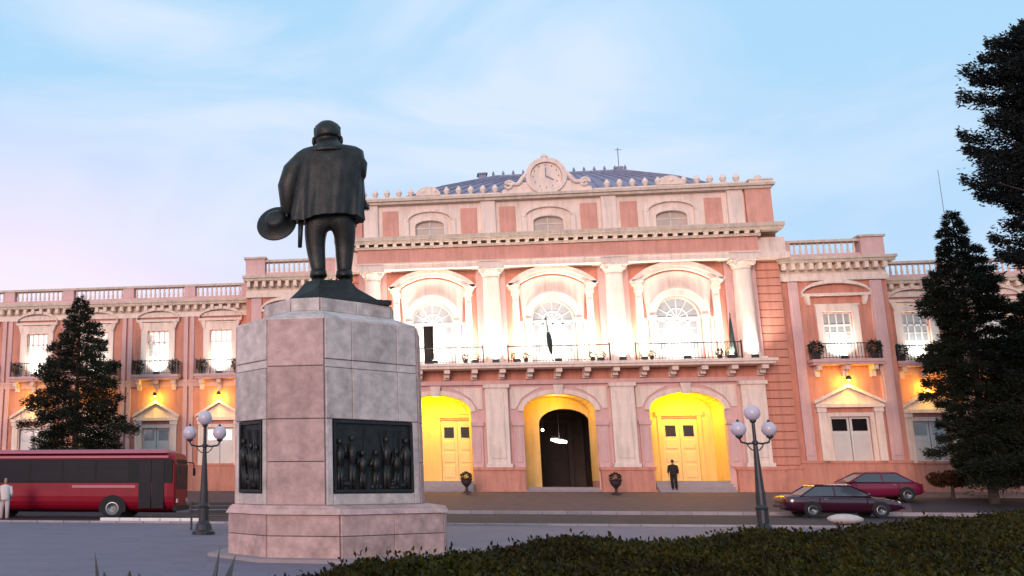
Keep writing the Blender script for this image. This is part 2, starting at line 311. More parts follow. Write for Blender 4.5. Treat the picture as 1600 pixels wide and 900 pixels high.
bp(MB().box(-.7, 1.9, 11.9, 11.99, 1.3, 5.2).box(-1.2, -.9, 11.7, 11.99, 1.3, 5.6).box(2.1, 2.4, 11.7, 11.99, 1.3, 5.6).box(-1.3, 2.5, 11.7, 11.99, 5.6, 5.9), 'inner_door', 'terra')
# porch side walls between bays
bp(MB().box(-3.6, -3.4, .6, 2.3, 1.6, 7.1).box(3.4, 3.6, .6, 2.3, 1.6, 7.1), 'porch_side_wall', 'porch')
# steps in front of the three arches
for b, top in ((-6.97, 1.65), (0, 1.30), (6.97, 1.65)):
    n = 4 if top > 1.5 else 2
    for k in range(n):
        zt = 1.0 + (top - 1.0) * (n - k) / (n + .0) - .001 * k
        if k == 0: continue
        bp(MB().box(b - 2.0, b + 2.0, -.02 - .36 * k, .02 if k == 1 else -.03 - .36 * (k - 1), .95, zt), 'step', 'kerb')
# doors inside side porches (recreated as leaves with two dark lights)
def porch_door(x):
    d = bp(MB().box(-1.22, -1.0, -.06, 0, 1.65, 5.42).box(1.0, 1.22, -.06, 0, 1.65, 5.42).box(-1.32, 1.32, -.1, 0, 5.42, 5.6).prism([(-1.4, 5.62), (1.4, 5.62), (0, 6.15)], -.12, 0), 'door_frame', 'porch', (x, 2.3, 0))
    for sgn in (-1, 1):
        lf = MB(); x0, x1 = (-.99, -.01) if sgn < 0 else (.01, .99)
        lf.box(x0, x1, .1, .15, 1.66, 5.28)
        for z0, z1 in ((1.85, 2.6), (2.75, 3.35), (3.5, 4.05)): lf.bbox(x0 + .16, x1 - .16, .07, .1, z0, z1, .025)
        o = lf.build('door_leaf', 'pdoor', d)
        MB().box(x0 + .2, x1 - .2, .085, .1, 4.22, 4.86).build('pane', 'dark', d)
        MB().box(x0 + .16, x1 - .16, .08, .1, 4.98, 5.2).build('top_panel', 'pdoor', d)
    return d
porch_door(-5.7); porch_door(7.1)
# spandrels, imposts, small pilasters, archivolts: one set, then copies per bay
def ring(hw0, r0, hw1, r1, zs, n=18): return arc(0, zs, hw0, r0, PI, 0, n), arc(0, zs, hw1, r1, PI, 0, n)
lowset = []
i_, o_ = ring(2.0, .98, 2.28, 1.24, 5.62)
av = MB().band(i_, o_, -.14, 0.0); lowset.append(bp(av, 'archivolt', 'trim'))
for s_ in (-1, 1):
    q = MB(); x0 = s_ * 2.03; x1 = s_ * 2.62; a, b = min(x0, x1), max(x0, x1)
    q.box(a, b, -.16, 0, 2.42, 4.75).box(a - .06, b + .06, -.24, 0, 4.77, 5.02); q.bbox(a + .12, b - .12, -.2, -.16, 2.7, 4.5, .02)
    lowset.append(bp(q, 'jamb_pilaster', 'trim2'))
    sp = MB(); pts = [(s_ * 2.7, 6.98), (s_ * .95, 6.98), (s_ * 1.5, 6.72), (s_ * 2.05, 6.35), (s_ * 2.42, 5.75), (s_ * 2.7, 5.75)]
    sp.prism(pts, -.09, 0); lowset.append(bp(sp, 'spandrel', 'trim'))
key = MB().prism([(-.2, 6.5), (.2, 6.5), (.3, 7.1), (-.3, 7.1)], -.3, 0); lowset.append(bp(key, 'keystone', 'trim'))
for o in list(lowset):
    o.location = (BAY[0], 0, 0)
    for b in BAY[1:]: clone(o, loc=(b, 0, 0))
# plinth blocks and giant pilasters below
def stacked_panel(x, w_):
    bp(MB().box(x - w_, x + w_, -.42, .0, .92, 2.25).box(x - w_ - .07, x + w_ + .07, -.5, 0, 2.25, 2.42).box(x - w_ - .07, x + w_ + .07, -.5, 0, .9, 1.15), 'plinth', 'pink')
for x in COLX:
    stacked_panel(x, 1.42 if abs(x) < 5 else 1.2)
lp = MB().box(-.64, .64, -.4, 0, 2.42, 6.95).box(-.74, .74, -.48, 0, 2.42, 2.62).box(-.74, .74, -.5, 0, 6.95, 7.15).bbox(-.42, .42, -.43, -.4, 2.9, 6.7, .03)
lpo = bp(lp, 'lower_pilaster', 'trim', (COLX[0], 0, 0))
for x in COLX[1:]: clone(lpo, loc=(x, 0, 0))
# entablature under the balcony + balcony slab + brackets
bp(MB().box(-11.2, 11.2, -.22, 0, 7.15, 7.4), 'lower_architrave', 'trim2')
bp(MB().box(-11.3, 11.3, -.10, .0, 7.4, 7.98), 'bracket_frieze', 'pink')
bp(MB().box(-11.5, 11.5, -1.35, .0, 8.0, 8.14).box(-11.6, 11.6, -1.45, -.02, 8.14, 8.30), 'balcony_slab', 'trim')
br = MB().prism([(-.17, 7.45), (.17, 7.45), (.17, 7.99), (-.17, 7.99)], -.3, -.1).box(-.17, .17, -1.15, -.3, 7.75, 7.99).box(-.14, .14, -.7, -.3, 7.55, 7.75)
bro = bp(br, 'bracket', 'trim', (-11.0, 0, 0))
for k in range(1, 15): clone(bro, loc=(-11.0 + k * 22 / 14, 0, 0))
# balcony railing panels with balusters
def railing(x0, x1, y, zb, h=.95, step=.17, name='railing', ret=0, parent=None):
    m = MB().box(x0, x1, y - .03, y + .03, zb + h - .05, zb + h).box(x0, x1, y - .02, y + .02, zb + .08, zb + .11)
    n = int((x1 - x0) / step)
    for i in range(n + 1):
        x = x0 + (x1 - x0) * i / n; t = .011; m.box(x - t, x + t, y - t, y + t, zb, zb + h - .05)
    for x in (x0, x1): m.box(x - .035, x + .035, y - .035, y + .035, zb, zb + h + .08)
    if ret:
        for x in (x0, x1):
            m.box(x - .03, x + .03, y + .03, y + ret, zb + h - .05, zb + h)
            for i in range(1, int(ret / step)): m.box(x - .011, x + .011, y + i * step, y + i * step + .022, zb, zb + h - .05)
    return m
for x0, x1 in ((-9.8, -4.2), (-2.8, 2.8), (4.2, 9.8)): bp(railing(x0, x1, -1.3, 8.3), 'railing', 'iron')
# engaged upper columns
cp = [(.62, 8.3), (.62, 8.6), (.56, 8.66), (.53, 8.8), (.52, 10.5), (.47, 13.35), (.5, 13.42), (.47, 13.5)]
col0 = bp(MB().lathe(cp, 0, -.38, 28), 'column', 'trim', (COLX[0], 0, 0), smooth=False)
for p in col0.data.polygons: p.use_smooth = abs(p.normal.z) < .5
MB().box(-.7, .7, -1.08, 0, 8.3, 8.42).build('column_base', 'trim', col0)
cap = MB().lathe([(.49, 13.5), (.56, 13.7), (.66, 13.86), (.66, 13.9)], 0, -.38, 20).box(-.72, .72, -1.1, 0, 13.9, 14.05)
for sx in (-.5, .5): cap.tube([(sx, -.98, 13.78), (sx, -.80, 13.78)], .13, 10)
cap.build('capital', 'trim', col0)
for x in COLX[1:]: clone(col0, loc=(x, 0, 0))
# narrow pilaster strips behind the columns
for x in COLX: bp(MB().box(x - .85, x + .85, -.08, 0, 8.3, 14.2), 'pilaster_strip', 'trim2')
# window joinery
def arched_window():
    z0, zs, r = 8.3, 10.9, 1.27
    a, b = ring(1.27, 1.27, 1.62, 1.62, zs)
    f = MB().band(a, b, -.16, 0).box(-1.62, -1.27, -.16, 0, z0, zs).box(1.27, 1.62, -.16, 0, z0, zs)
    a, b = ring(1.62, 1.62, 1.7, 1.7, zs); f.band(a, b, -.22, 0)
    f.box(-1.70, -1.22, -.24, 0, zs - .12, zs + .1).box(1.22, 1.70, -.24, 0, zs - .12, zs + .1)
    W = f.build('arched_window', 'trim', B)
    for s_ in (-1, 1):      # outer pilasters carrying the hood
        a, b = sorted((s_ * 1.92, s_ * 2.3)); MB().box(a, b, -.18, 0, 8.3, 12.45).box(a - .06, b + .06, -.26, 0, 12.45, 12.75).box(a, b, -.3, 0, 12.75, 12.98).bbox(a + .07, b - .07, -.21, -.18, 8.9, 12.1, .02).build('side_pilaster', 'trim', W)
    ti = arc(0, zs, 1.70, 1.70, PI, 0, 16); to = [(x * 1.12, 12.97 + .62 * max(0, 1 - (x / 1.70) ** 2)) for x, z in ti]
    MB().band(ti, to, -.05, 0).box(-1.9, -1.70, -.05, 0, 8.3, 10.9).box(1.70, 1.9, -.05, 0, 8.3, 10.9).build('tympanum', 'trim', W)
    hl = arc(0, 10.05, 4.05, 3.0, PI - .72, .72, 16); lo = [(x * .98, z - .28) for x, z in hl]
    z_off = 13.0 - hl[0][1] + .22
    hl = [(x * .83, z + z_off - .1) for x, z in hl]; lo = [(x * .83, z + z_off - .1) for x, z in lo]
    hd = MB().band(lo, hl, -.5, 0); lo2 = [(x * .93, z - .16) for x, z in lo]; hd.band(lo2, lo, -.34, 0); hd.box(-2.58, -1.85, -.5, 0, 12.99, 13.12).box(1.85, 2.58, -.5, 0, 12.99, 13.12)
    hd.build('hood_moulding', 'trim', W)
    # timber: transom, fanlight ribs, four leaves
    j = MB().box(-1.26, 1.26, .28, .36, zs - .1, zs + .06)
    for k in range(1, 6):
        an = PI * k / 6; j.tube([(0, .32, zs), (1.22 * math.cos(an), .32, zs + 1.22 * math.sin(an))], .03, 6)
    a, b = ring(.55, .55, .61, .61, zs, 12); j.band(a, b, .29, .35); a, b = ring(1.16, 1.16, 1.26, 1.26, zs); j.band(a, b, .26, .38)
    j.box(-1.26, -1.14, .27, .37, z0, zs).box(1.14, 1.26, .27, .37, z0, zs)
    j.build('fanlight_frame', 'door', W)
    MB().prism([(x, z) for x, z in arc(0, zs, 1.2, 1.2, PI, 0, 18)], .33, .345).build('fanlight_pane', 'glass', W)
    return W
def leaf(W, x0, x1, z0=8.3, z1=10.8, rot=0):
    l_ = MB(); t = .075
    l_.box(x0, x0 + t, .28, .34, z0, z1).box(x1 - t, x1, .28, .34, z0, z1).box(x0, x1, .28, .34, z0, z0 + .14).box(x0, x1, .28, .34, z1 - .1, z1).box(x0 + t, x1 - t, .29, .33, z0 + .14, z0 + .75)
    for k in range(1, 4): zz = z0 + .75 + (z1 - z0 - .85) * k / 4; l_.box(x0 + t, x1 - t, .29, .33, zz - .02, zz + .02)
    l_.box(x0 + t, x1 - t, .29, .33, z0 + .72, z0 + .8)
    l_.build('window_leaf', 'door', W)
    MB().box(x0 + t, x1 - t, .305, .315, z0 + .8, z1 - .1).build('pane', 'glass', W)
W0 = arched_window(); W0.location = (BAY[0], 0, 0)
W1 = clone(W0, loc=(BAY[1], 0, 0))
xs4 = (-1.14, -.57, 0, .57, 1.14)
for i in range(4): leaf(W1, xs4[i] + .005, xs4[i + 1] - .005)
W2 = clone(W1, loc=(BAY[2], 0, 0))
for i in (0, 2, 3): leaf(W0, xs4[i] + .005, xs4[i + 1] - .005)
# entablature, cornice
bp(MB().box(-11.4, 11.4, -1.0, 0, 14.07, 14.36).box(-11.45, 11.45, -1.06, 0, 14.36, 14.45), 'architrave', 'trim')
bp(MB().box(-11.35, 11.35, -.94, 0, 14.45, 15.3), 'frieze', 'pink2')
bp(MB().box(-11.5, 11.5, -1.1, 0, 15.3, 15.45).box(-12.65, 12.65, -1.35, 0.3, 15.62, 15.78).box(-12.72, 12.72, -1.45, .3, 15.78, 15.98), 'cornice', 'cream')
dn = bp(MB().box(-.11, .11, -1.28, -1.0, 15.45, 15.62), 'dentil', 'trim', (-11.3, 0, 0))
for k in range(1, 42): clone(dn, loc=(-11.3 + k * 22.6 / 41, 0, 0))
# attic
bp(wall_open(MB(), -12.4, 12.4, 15.98, 18.2, [(b, .86, 16.28, 16.85, .32) for b in BAY], -.35, .2), 'attic_wall', 'trim')
bp(MB().box(-12.4, 12.4, .2, .3, 15.98, 18.2), 'attic_backing', 'interior')
def attic_window(b):
    a, o = ring(.86, .32, 1.05, .5, 16.85, 10)
    f = MB().band(a, o, -.43, -.35).box(-1.05, -.86, -.43, -.35, 16.2, 16.85).box(.86, 1.05, -.43, -.35, 16.2, 16.85).box(-1.15, 1.15, -.46, -.35, 16.08, 16.24)
    h2, h3 = ring(1.3, .55, 1.42, .72, 17.15, 10); f.band(h2, h3, -.55, -.35).box(-1.55, -1.25, -.5, -.35, 16.1, 17.3).box(1.25, 1.55, -.5, -.35, 16.1, 17.3)
    W = f.build('attic_window', 'trim', B, (b, 0, 0))
    MB().box(-.86, .86, -.12, -.09, 16.28, 17.2).build('pane', 'blind', W)
    MB().box(-.03, .03, -.16, -.12, 16.28, 17.15).box(-.86, .86, -.16, -.12, 16.7, 16.76).build('sash_bar', 'door', W)
    return W
for b in BAY: attic_window(b)
for b in BAY:
    for dx in (-2.35, 2.35): bp(MB().bbox(b + dx - .48, b + dx + .48, -.41, -.35, 16.2, 17.85, .03), 'attic_panel', 'pink2')
for x in (-11.9, -9.9 - .5, -3.48, 3.48, 10.4, 11.9):
    pass
for x in (-10.5, -3.48, 3.48, 10.5): bp(MB().box(x - .42, x + .42, -.56, -.35, 15.98, 18.2).box(x - .5, x + .5, -.6, -.35, 16.0, 16.2), 'attic_pilaster', 'trim')
for s_ in (-1, 1):
    a, b = sorted((s_ * 11.05, s_ * 12.45)); bp(MB().box(a, b, -.62, -.35, 16.0, 18.2), 'attic_end_pier', 'pink2')
    a, b = sorted((s_ * 11.3, s_ * 12.55)); bp(MB().box(a, b, -.75, .3, 18.52, 18.68).box(a - .05, b + .05, -.8, .35, 18.68, 18.76).ball(((a + b) / 2, -.3, 18.93), .2), 'end_pedestal', 'trim')
bp(MB().box(-12.5, 12.5, -.72, .3, 18.2, 18.36).box(-12.65, 12.65, -.85, .4, 18.36, 18.52), 'attic_cornice', 'cream')
# cresting
an = MB().lathe([(.12, 18.52), (.16, 18.6), (.07, 18.68), (.14, 18.8), (.2, 18.95), (.12, 19.1), (.03, 19.22)], 0, -.5, 10)
an.box(-.22, .22, -.55, -.45, 18.52, 18.7)
ao = bp(an, 'antefix', 'trim', (-10.9, 0, 0)); 
for x in np.arange(-10.2, 11.2, .72):
    if abs(x) > 2.9: clone(ao, loc=(float(x), 0, 0))
for a, b in ((-11.2, -2.7), (2.7, 11.2)): bp(MB().box(a, b, -.54, -.46, 18.62, 18.70), 'cresting_rail', 'trim')
for x in (-7.0, 7.0): bp(MB().prism(arc(x, 18.7, .75, .55, PI, 0, 10), -.62, -.4), 'shell_ornament', 'trim')
# clock gable
cg = MB().prism([(-2.7, 18.52), (2.7, 18.52), (2.55, 18.85), (1.9, 18.98), (1.5, 19.25), (-1.5, 19.25), (-1.9, 18.98), (-2.55, 18.85)], -.55, .1)
cg.prism(arc(0, 19.58, 1.12, 1.06, 0, 2 * PI - PI / 12, 23), -.5, .05)
CG = bp(cg, 'clock_gable', 'trim')
rg = MB(); a = arc(0, 19.58, .92, .86, 0, 2 * PI, 32); b = arc(0, 19.58, 1.2, 1.14, 0, 2 * PI, 32); rg.band(a, b, -.72, -.5)
rg.build('clock_ring', 'trim', CG); 
MB().prism(arc(0, 19.58, .9, .84, 0, 2 * PI - PI / 14, 27), -.56, -.5).build('clock_dial', 'trim', CG)
MB().box(-.025, .025, -.60, -.57, 19.5, 20.1).build('clock_hand', 'slate', CG); MB().prism([(0, 19.55), (.42, 19.3), (.45, 19.35), (.02, 19.62)], -.62, -.605).build('clock_hand', 'slate', CG)
hm_ = MB()
for k in range(12): a = k * PI / 6; hm_.box(.74 * math.cos(a) - .03, .74 * math.cos(a) + .03, -.575, -.56, 19.58 + .7 * math.sin(a) - .05, 19.58 + .7 * math.sin(a) + .05)
hm_.build('hour_mark', 'slate', CG)
for s_ in (-1, 1):
    sc = MB(); pts = [(s_ * (1.15 + .95 * t), -.62, 19.75 - .75 * t ** .6 + .08 * math.sin(t * 9)) for t in np.linspace(0, 1, 10)]
    sc.tube(pts, [.14 - .03 * t for t in np.linspace(0, 1, 10)], 8)
    sp_ = [(s_ * 2.2 + .3 * (1 - t * .8) * math.cos(t * 9), -.62, 19.08 + .3 * (1 - t * .8) * math.sin(t * 9)) for t in np.linspace(0, 1, 18)]
    sc.tube(sp_, .09, 6); sc.build('scroll', 'trim', CG)
MB().lathe([(.2, 20.6), (.1, 20.75), (.22, 20.9), (.05, 21.1)], 0, -.25, 10).build('finial', 'trim', CG)
# roof
def rect(x0, x1, y0, y1, z): return [(x0, y0, z), (x1, y0, z), (x1, y1, z), (x0, y1, z)]
RT = [rect(-11.6, 12.4, 2.2, 19, 18.3), rect(-8.5, 11.4, 6.2, 16, 20.75), rect(-6.2, 9.6, 7.0, 15, 21.6), rect(-2.4, 6.6, 8.3, 13, 22.55)]
RF = bp(MB().loft(RT), 'roof', 'slate')
for k in range(24):      # standing seams on the front slope
    t0 = (k + .5) / 24; MB().tube([(q[0][0] + (q[1][0] - q[0][0]) * t0, q[0][1] - .02, q[0][2] + .03) for q in RT], .045, 5).build('roof_seam', 'slate', RF)
rr = MB().box(-2.4, 6.6, 8.2, 8.4, 22.5, 22.62)
for k in range(14): x = -2.3 + k * .68; rr.lathe([(.06, 22.62), (.1, 22.75), (.02, 22.95)], x, 8.3, 6)
rr.build('ridge_cresting', 'slate', RF)
MB().box(-3.3, -2.8, 8.2, 8.8, 21.9, 22.75).box(-3.4, -2.7, 8.1, 8.9, 22.75, 22.83).build('chimney', 'slate', RF)
ms = MB().tube([(6.2, 8.6, 22.5), (6.2, 8.6, 24.3)], .03, 6).box(6.0, 6.45, 8.58, 8.62, 24.15, 24.18).box(6.0, 6.45, 8.4, 8.8, 22.5, 22.9)
ms.build('mast', 'slate', RF)
# rusticated piers beside the columns: each course a stone of its own
for s_ in (-1, 1):
    a, b = sorted((s_ * 11.2, s_ * 12.72)); P_ = bp(MB().box(a, b, .22, .35, .95, 15.6), 'pier', 'pink')
    cs = MB().bbox(a, b, .10, .22, 0, .43, .035).build('course', 'pink', P_, (0, 0, 2.5))
    for k in range(1, 29): clone(cs, loc=(0, 0, 2.5 + k * .46))
    bp(MB().box(a, b, -.0, .22, .95, 2.3).box(a - .03, b + .05, -.06, .22, 2.3, 2.46), 'pier_plinth', 'pink')
    bp(MB().box(a - .02, b + .35, -.7, .3, 14.1, 14.4).box(a, b + .2, -.55, .3, 14.4, 15.3), 'pier_entablature', 'trim')
# ---------------- pavilions and wings
def small_window(hw, z0, z1, name='window', hood='seg', fw=.34, hoodw=1.75, zh=11.95):
    """tall framed window with hood; local x=0, wall plane y=0"""
    f = MB().box(-hw - fw, -hw, -.12, 0, z0, z1 + fw).box(hw, hw + fw, -.12, 0, z0, z1 + fw).box(-hw, hw, -.12, 0, z1, z1 + fw).box(-hw - fw - .06, hw + fw + .06, -.17, 0, z1 + fw, z1 + fw + .1)
    W = f.build(name, 'trim', B)
    h = MB().box(-hoodw, hoodw, -.3, 0, zh, zh + .14)
    if hood == 'seg':
        a = arc(0, zh + .1, hoodw, .62, PI, 0, 14); b = arc(0, zh + .14, hoodw + .03, .78, PI, 0, 14); h.band(a, b, -.32, 0)
    h.prism([(-hoodw + .1, zh), (-hoodw + .4, zh), (-hoodw + .4, zh - .5), (-hoodw + .28, zh - .5)], -.22, 0).prism([(hoodw - .4, zh), (hoodw - .1, zh), (hoodw - .28, zh - .5), (hoodw - .4, zh - .5)], -.22, 0)
    h.build('hood_moulding', 'trim2' if hw > .9 else 'trim', W)
    j = MB(); t = .07; y0, y1 = .16, .22; zt = z1 - .75
    j.box(-hw, hw, y0, y1, zt - .05, zt + .05).box(-hw, hw, y0, y1, z1 - .08, z1)
    for x in (-hw, -hw / 2 - t / 2, -t / 2, hw / 2 - t / 2, hw - t): j.box(x, x + t, y0, y1, z0, z1)
    j.box(-hw, hw, y0 + .01, y1 - .01, z0, z0 + .8)
    for k in range(1, 3): zz = z0 + .8 + (zt - z0 - .8) * k / 3; j.box(-hw, hw, y0 + .01, y1 - .01, zz - .02, zz + .02)
    j.build('window_leaf', 'door', W)
    MB().box(-hw, hw, y1 - .03, y1 - .02, z0 + .8, z1).build('pane', 'glass', W)
    return W
def ground_window(hw, z0, z1, name='lower_window', wide=1.65, zc=5.75, pm='dark'):
    f = MB().box(-hw - .22, -hw, -.1, 0, z0, z1 + .22).box(hw, hw + .22, -.1, 0, z0, z1 + .22).box(-hw, hw, -.1, 0, z1, z1 + .22)
    for s_ in (-1, 1):
        a, b = sorted((s_ * (wide - .38), s_ * wide)); f.box(a, b, -.2, 0, z0, zc - .35).box(a - .05, b + .05, -.26, 0, zc - .35, zc - .12)
    f.box(-wide - .1, wide + .1, -.3, 0, zc - .1, zc + .08)
    W = f.build(name, 'trim', B)
    p = MB().prism([(-wide - .12, zc + .1), (wide + .12, zc + .1), (0, zc + 1.0)], -.1, 0)
    p.band([(-wide - .16, zc + .1), (0, zc + 1.02)], [(-wide - .16, zc + .26), (0, zc + 1.2)], -.34, 0).band([(0, zc + 1.02), (wide + .16, zc + .1)], [(0, zc + 1.2), (wide + .16, zc + .26)], -.34, 0)
    p.build('pediment', 'trim', W)
    for s_ in (-1, 1):
        x0, x1 = (-hw, -.02) if s_ < 0 else (.02, hw)
        l_ = MB().box(x0, x1, .1, .16, z0, z1)
        zz = z0 + .1
        while zz < z1 - .95: l_.box(x0 + .1, x1 - .1, .07, .1, zz, zz + .07); zz += .13
        l_.build('shutter', 'door', W)
        MB().box(x0 + .12, x1 - .12, .085, .1, z1 - .78, z1 - .12).build('pane', pm, W)
    return W
def small_balcony(hw=1.75):
    b_ = MB().box(-hw, hw, -.75, 0, 7.98, 8.12).box(-hw - .06, hw + .06, -.82, 0, 8.12, 8.28)
    o = b_.build('small_balcony', 'trim2', B)
    for x in (-hw + .35, 0, hw - .35): MB().prism([(x - .13, 7.35), (x + .13, 7.35), (x + .13, 7.98), (x - .13, 7.98)], -.2, 0).box(x - .12, x + .12, -.6, -.2, 7.72, 7.98).build('bracket', 'trim', o)
    railing(-hw + .05, hw - .05, -.72, 8.28, .9, .16, ret=.7).build('railing', 'iron', o)
    return o
PAVX = 15.6; PW0, PW1 = 12.72, 18.4; PY = .45
SIDE = (-1, 1)
pavwin = small_window(.78, 8.28, 11.05, hood='seg', hoodw=1.8)
pavgw = ground_window(1.02, 2.62, 5.15)
pavbal = small_balcony(1.8)
wingwin = small_window(.72, 8.28, 11.2, hood='seg', fw=.4, hoodw=1.4, zh=11.75)
winggw = ground_window(.9, 2.62, 4.95, wide=1.35, zc=5.5, pm='glass')
wingbal = small_balcony(1.5)
WY = 2.0
WBX = [20.35 + 4.12 * k for k in range(6)]
first = {}
def place(proto, loc):
    if id(proto) not in first: first[id(proto)] = 1; proto.location = loc; return proto
    return clone(proto, loc=loc)
def pierced_parapet(mb, rail, x0, x1, y, z0, z1, posts, pw):
    mb.box(x0, x1, y, y + .45, z0, z0 + .28); rail.box(x0 - .05, x1 + .05, y - .06, y + .5, z1 - .14, z1)
    for p in posts: mb.box(p - pw, p + pw, y - .02, y + .47, z0 + .28, z1 - .14)
    zb_ = z0 + .28; zt_ = z1 - .14; hh = zt_ - zb_
    xs2 = sorted([x0] + [p for p in posts] + [x1])
    for a_, b_ in zip(xs2[:-1], xs2[1:]):
        if b_ - a_ < 1.2: continue
        bm_ = MB(); n_ = int((b_ - a_ - 2 * pw) / .3)
        for i in range(n_): bm_.lathe([(.05, zb_), (.09, zb_ + hh * .3), (.045, zb_ + hh * .7), (.07, zt_)], a_ + pw + .15 + i * (b_ - a_ - 2 * pw) / n_, y + .22, 6, cap=False)
        bm_.build('balustrade', 'trim', B)
for s_ in SIDE:
    a, b = sorted((s_ * PW0, s_ * PW1))
    bp(wall_open(MB(), a, b, 2.6, 13.0, [], PY, PY + .3).box(a, b, PY + .3, 18, .9, 14.2) if False else wall_open(MB(), a, b, .95, 7.9, [(s_ * PAVX, 1.02, 2.62, 5.15, 0)], PY, PY + .35), 'pavilion_lower_wall', 'pink')
    bp(wall_open(MB(), a, b, 7.9, 13.0, [(s_ * PAVX, .78, 8.28, 11.05, 0)], PY, PY + .35), 'pavilion_upper_wall', 'pink')
    bp(MB().box(a, b, PY + .36, 16, .9, 14.3), 'pavilion_block', 'pink')
    # pilaster strips
    for cx_, w_ in ((13.38, .26), (17.75, .32)):
        bp(MB().box(s_ * cx_ - w_, s_ * cx_ + w_, PY - .16, PY, 2.75, 12.8).bbox(s_ * cx_ - w_ + .1, s_ * cx_ + w_ - .1, PY - .19, PY - .16, 3.0, 12.4, .02), 'pavilion_strip', 'trim2')
    bp(MB().box(a - .02, b + .06, PY - .14, PY, .95, 2.6).box(a - .06, b + .1, PY - .2, PY, 2.6, 2.74), 'pavilion_plinth', 'pink')
    bp(MB().box(a, b + .08, PY - .22, PY, 12.85, 13.12).box(a, b + .05, PY - .12, PY, 13.12, 13.3), 'pavilion_architrave', 'trim')
    bp(MB().box(a, b, PY - .05, PY + .1, 13.3, 13.85), 'pavilion_frieze', 'cream')
    bp(MB().box(a - .1, b + .35, PY - .62, PY + .3, 13.85, 14.0).box(a - .15, b + .42, PY - .72, PY + .3, 14.0, 14.16), 'pavilion_cornice', 'cream')
    d0 = bp(MB().box(-.1, .1, PY - .52, PY - .05, 13.5, 13.85), 'pavilion_bracket', 'trim', (a + .2, 0, 0))
    for k in range(1, 12): clone(d0, loc=(a + .2 + k * (b - a - .35) / 11, 0, 0))
    pm = MB(); rl = MB(); pierced_parapet(pm, rl, a, b, PY - .1, 14.16, 15.25, [], .3)
    e0, e1 = sorted((s_ * 17.2, s_ * 18.42)); i0, i1 = sorted((s_ * 12.8, s_ * 13.5))
    pm.box(e0, e1, PY - .25, PY + .5, 14.16, 15.3).box(i0, i1, PY - .12, PY + .37, 14.44, 15.11)
    bp(pm, 'pavilion_parapet', 'trim2'); bp(rl.box(e0 - .1, e1 + .1, PY - .35, PY + .6, 15.3, 15.42), 'parapet_rail', 'cream')
    place(pavwin, (s_ * PAVX, PY, 0)); place(pavgw, (s_ * PAVX, PY, 0)); place(pavbal, (s_ * PAVX, PY, 0))
    # wings
    a, b = sorted((s_ * PW1, s_ * (WBX[-1] + 2.1))); xs_ = [s_ * x for x in WBX]
    bp(wall_open(MB(), a, b, .95, 7.9, [(x, .9, 2.62, 4.95, 0) for x in xs_], WY, WY + .35), 'wing_lower_wall', 'pink')
    bp(wall_open(MB(), a, b, 7.9, 12.3, [(x, .72, 8.28, 11.2, 0) for x in xs_], WY, WY + .35), 'wing_upper_wall', 'pink')
    bp(MB().box(a, b, WY + .36, 16, .9, 13.1), 'wing_block', 'pink')
    bp(MB().box(a, b, WY - .12, WY, .95, 2.6).box(a, b, WY - .18, WY, 2.6, 2.74), 'wing_plinth', 'pink')
    bp(MB().box(a, b, WY - .10, WY, 7.55, 7.85).box(a, b, WY - .16, WY, 7.85, 7.98), 'string_course', 'trim2')
    bp(MB().box(a, b, WY - .16, WY, 12.05, 12.35), 'wing_architrave', 'trim')
    bp(MB().box(a, b, WY - .05, WY + .1, 12.35, 12.8), 'wing_frieze', 'cream')
    bp(MB().box(a, b, WY - .55, WY + .3, 12.8, 12.95).box(a, b, WY - .65, WY + .3, 12.95, 13.1), 'wing_cornice', 'cream')
    d0 = bp(MB().box(-.1, .1, WY - .45, WY - .05, 12.5, 12.8), 'wing_bracket', 'trim', (a + .2, 0, 0))
    n = int((b - a) / .55)
    for k in range(1, n): clone(d0, loc=(a + .2 + k * .55, 0, 0))
    pm = MB(); rl = MB(); pierced_parapet(pm, rl, a, b, WY - .1, 13.1, 14.17, [s_ * (PW1 + .25)] + [x + s_ * 2.06 for x in xs_], .36)
    bp(pm, 'wing_parapet', 'trim2'); bp(rl, 'wing_parapet_rail', 'cream')
    for x in xs_:
        place(wingwin, (x, WY, 0)); place(winggw, (x, WY, 0)); place(wingbal, (x, WY, 0))
        for dx in (1.86, 2.26): bp(MB().box(x + s_ * dx - .13, x + s_ * dx + .13, WY - .12, WY, 2.75, 12.05), 'wing_strip', 'trim2')
# ------------------------------------------------------------------ lights fixed to the front
def flood(x, y, z, tilt, power, col, label, group, size=1.0, cone=105, aim=None, amber=False):
    e = empty('floodlight', F(x, y, z), -PSI, label=label, cat='floodlight', group=group)
    h = MB().box(-.16, .16, -.10, .10, .06, .22).box(-.19, -.16, -.04, .04, 0, .2).box(.16, .19, -.04, .04, 0, .2).box(-.19, .19, -.05, .05, 0, .03)
    h.build('housing', 'iron', e)
    MB().box(-.13, .13, -.08, .08, .222, .235).build('lens', 'amber' if amber else 'led', e)
    ld = bpy.data.lights.new('flood_beam', 'SPOT'); ld.energy = power; ld.color = col; ld.spot_size = R(cone); ld.spot_blend = .9; ld.shadow_soft_size = .15
    lo = bpy.data.objects.new('flood_beam', ld); C.objects.link(lo); lo.parent = e; lo.location = (0, 0, .32)
    d = Vector(aim) if aim else Vector((0, .45, 1)); lo.rotation_euler = d.to_track_quat('-Z', 'Y').to_euler()
    return e
WH = (1.0, .93, .82); AM = (1.0, .60, .05); YE = (1.0, .64, .0)
PWR = 1250
words = {-6.97: 'left arched window', 0: 'middle arched window', 6.97: 'right arched window'}
for b in BAY:
    for s_ in (-1, 1):
        flood(b + s_ * 2.3, -1.2, 8.3, 0, PWR, WH, f'small black floodlight on the main balcony below the {"left" if s_ < 0 else "right"} jamb of the {words[b]}', 'floodlights on the main balcony', aim=(-s_ * .25, .8, 1), cone=150)
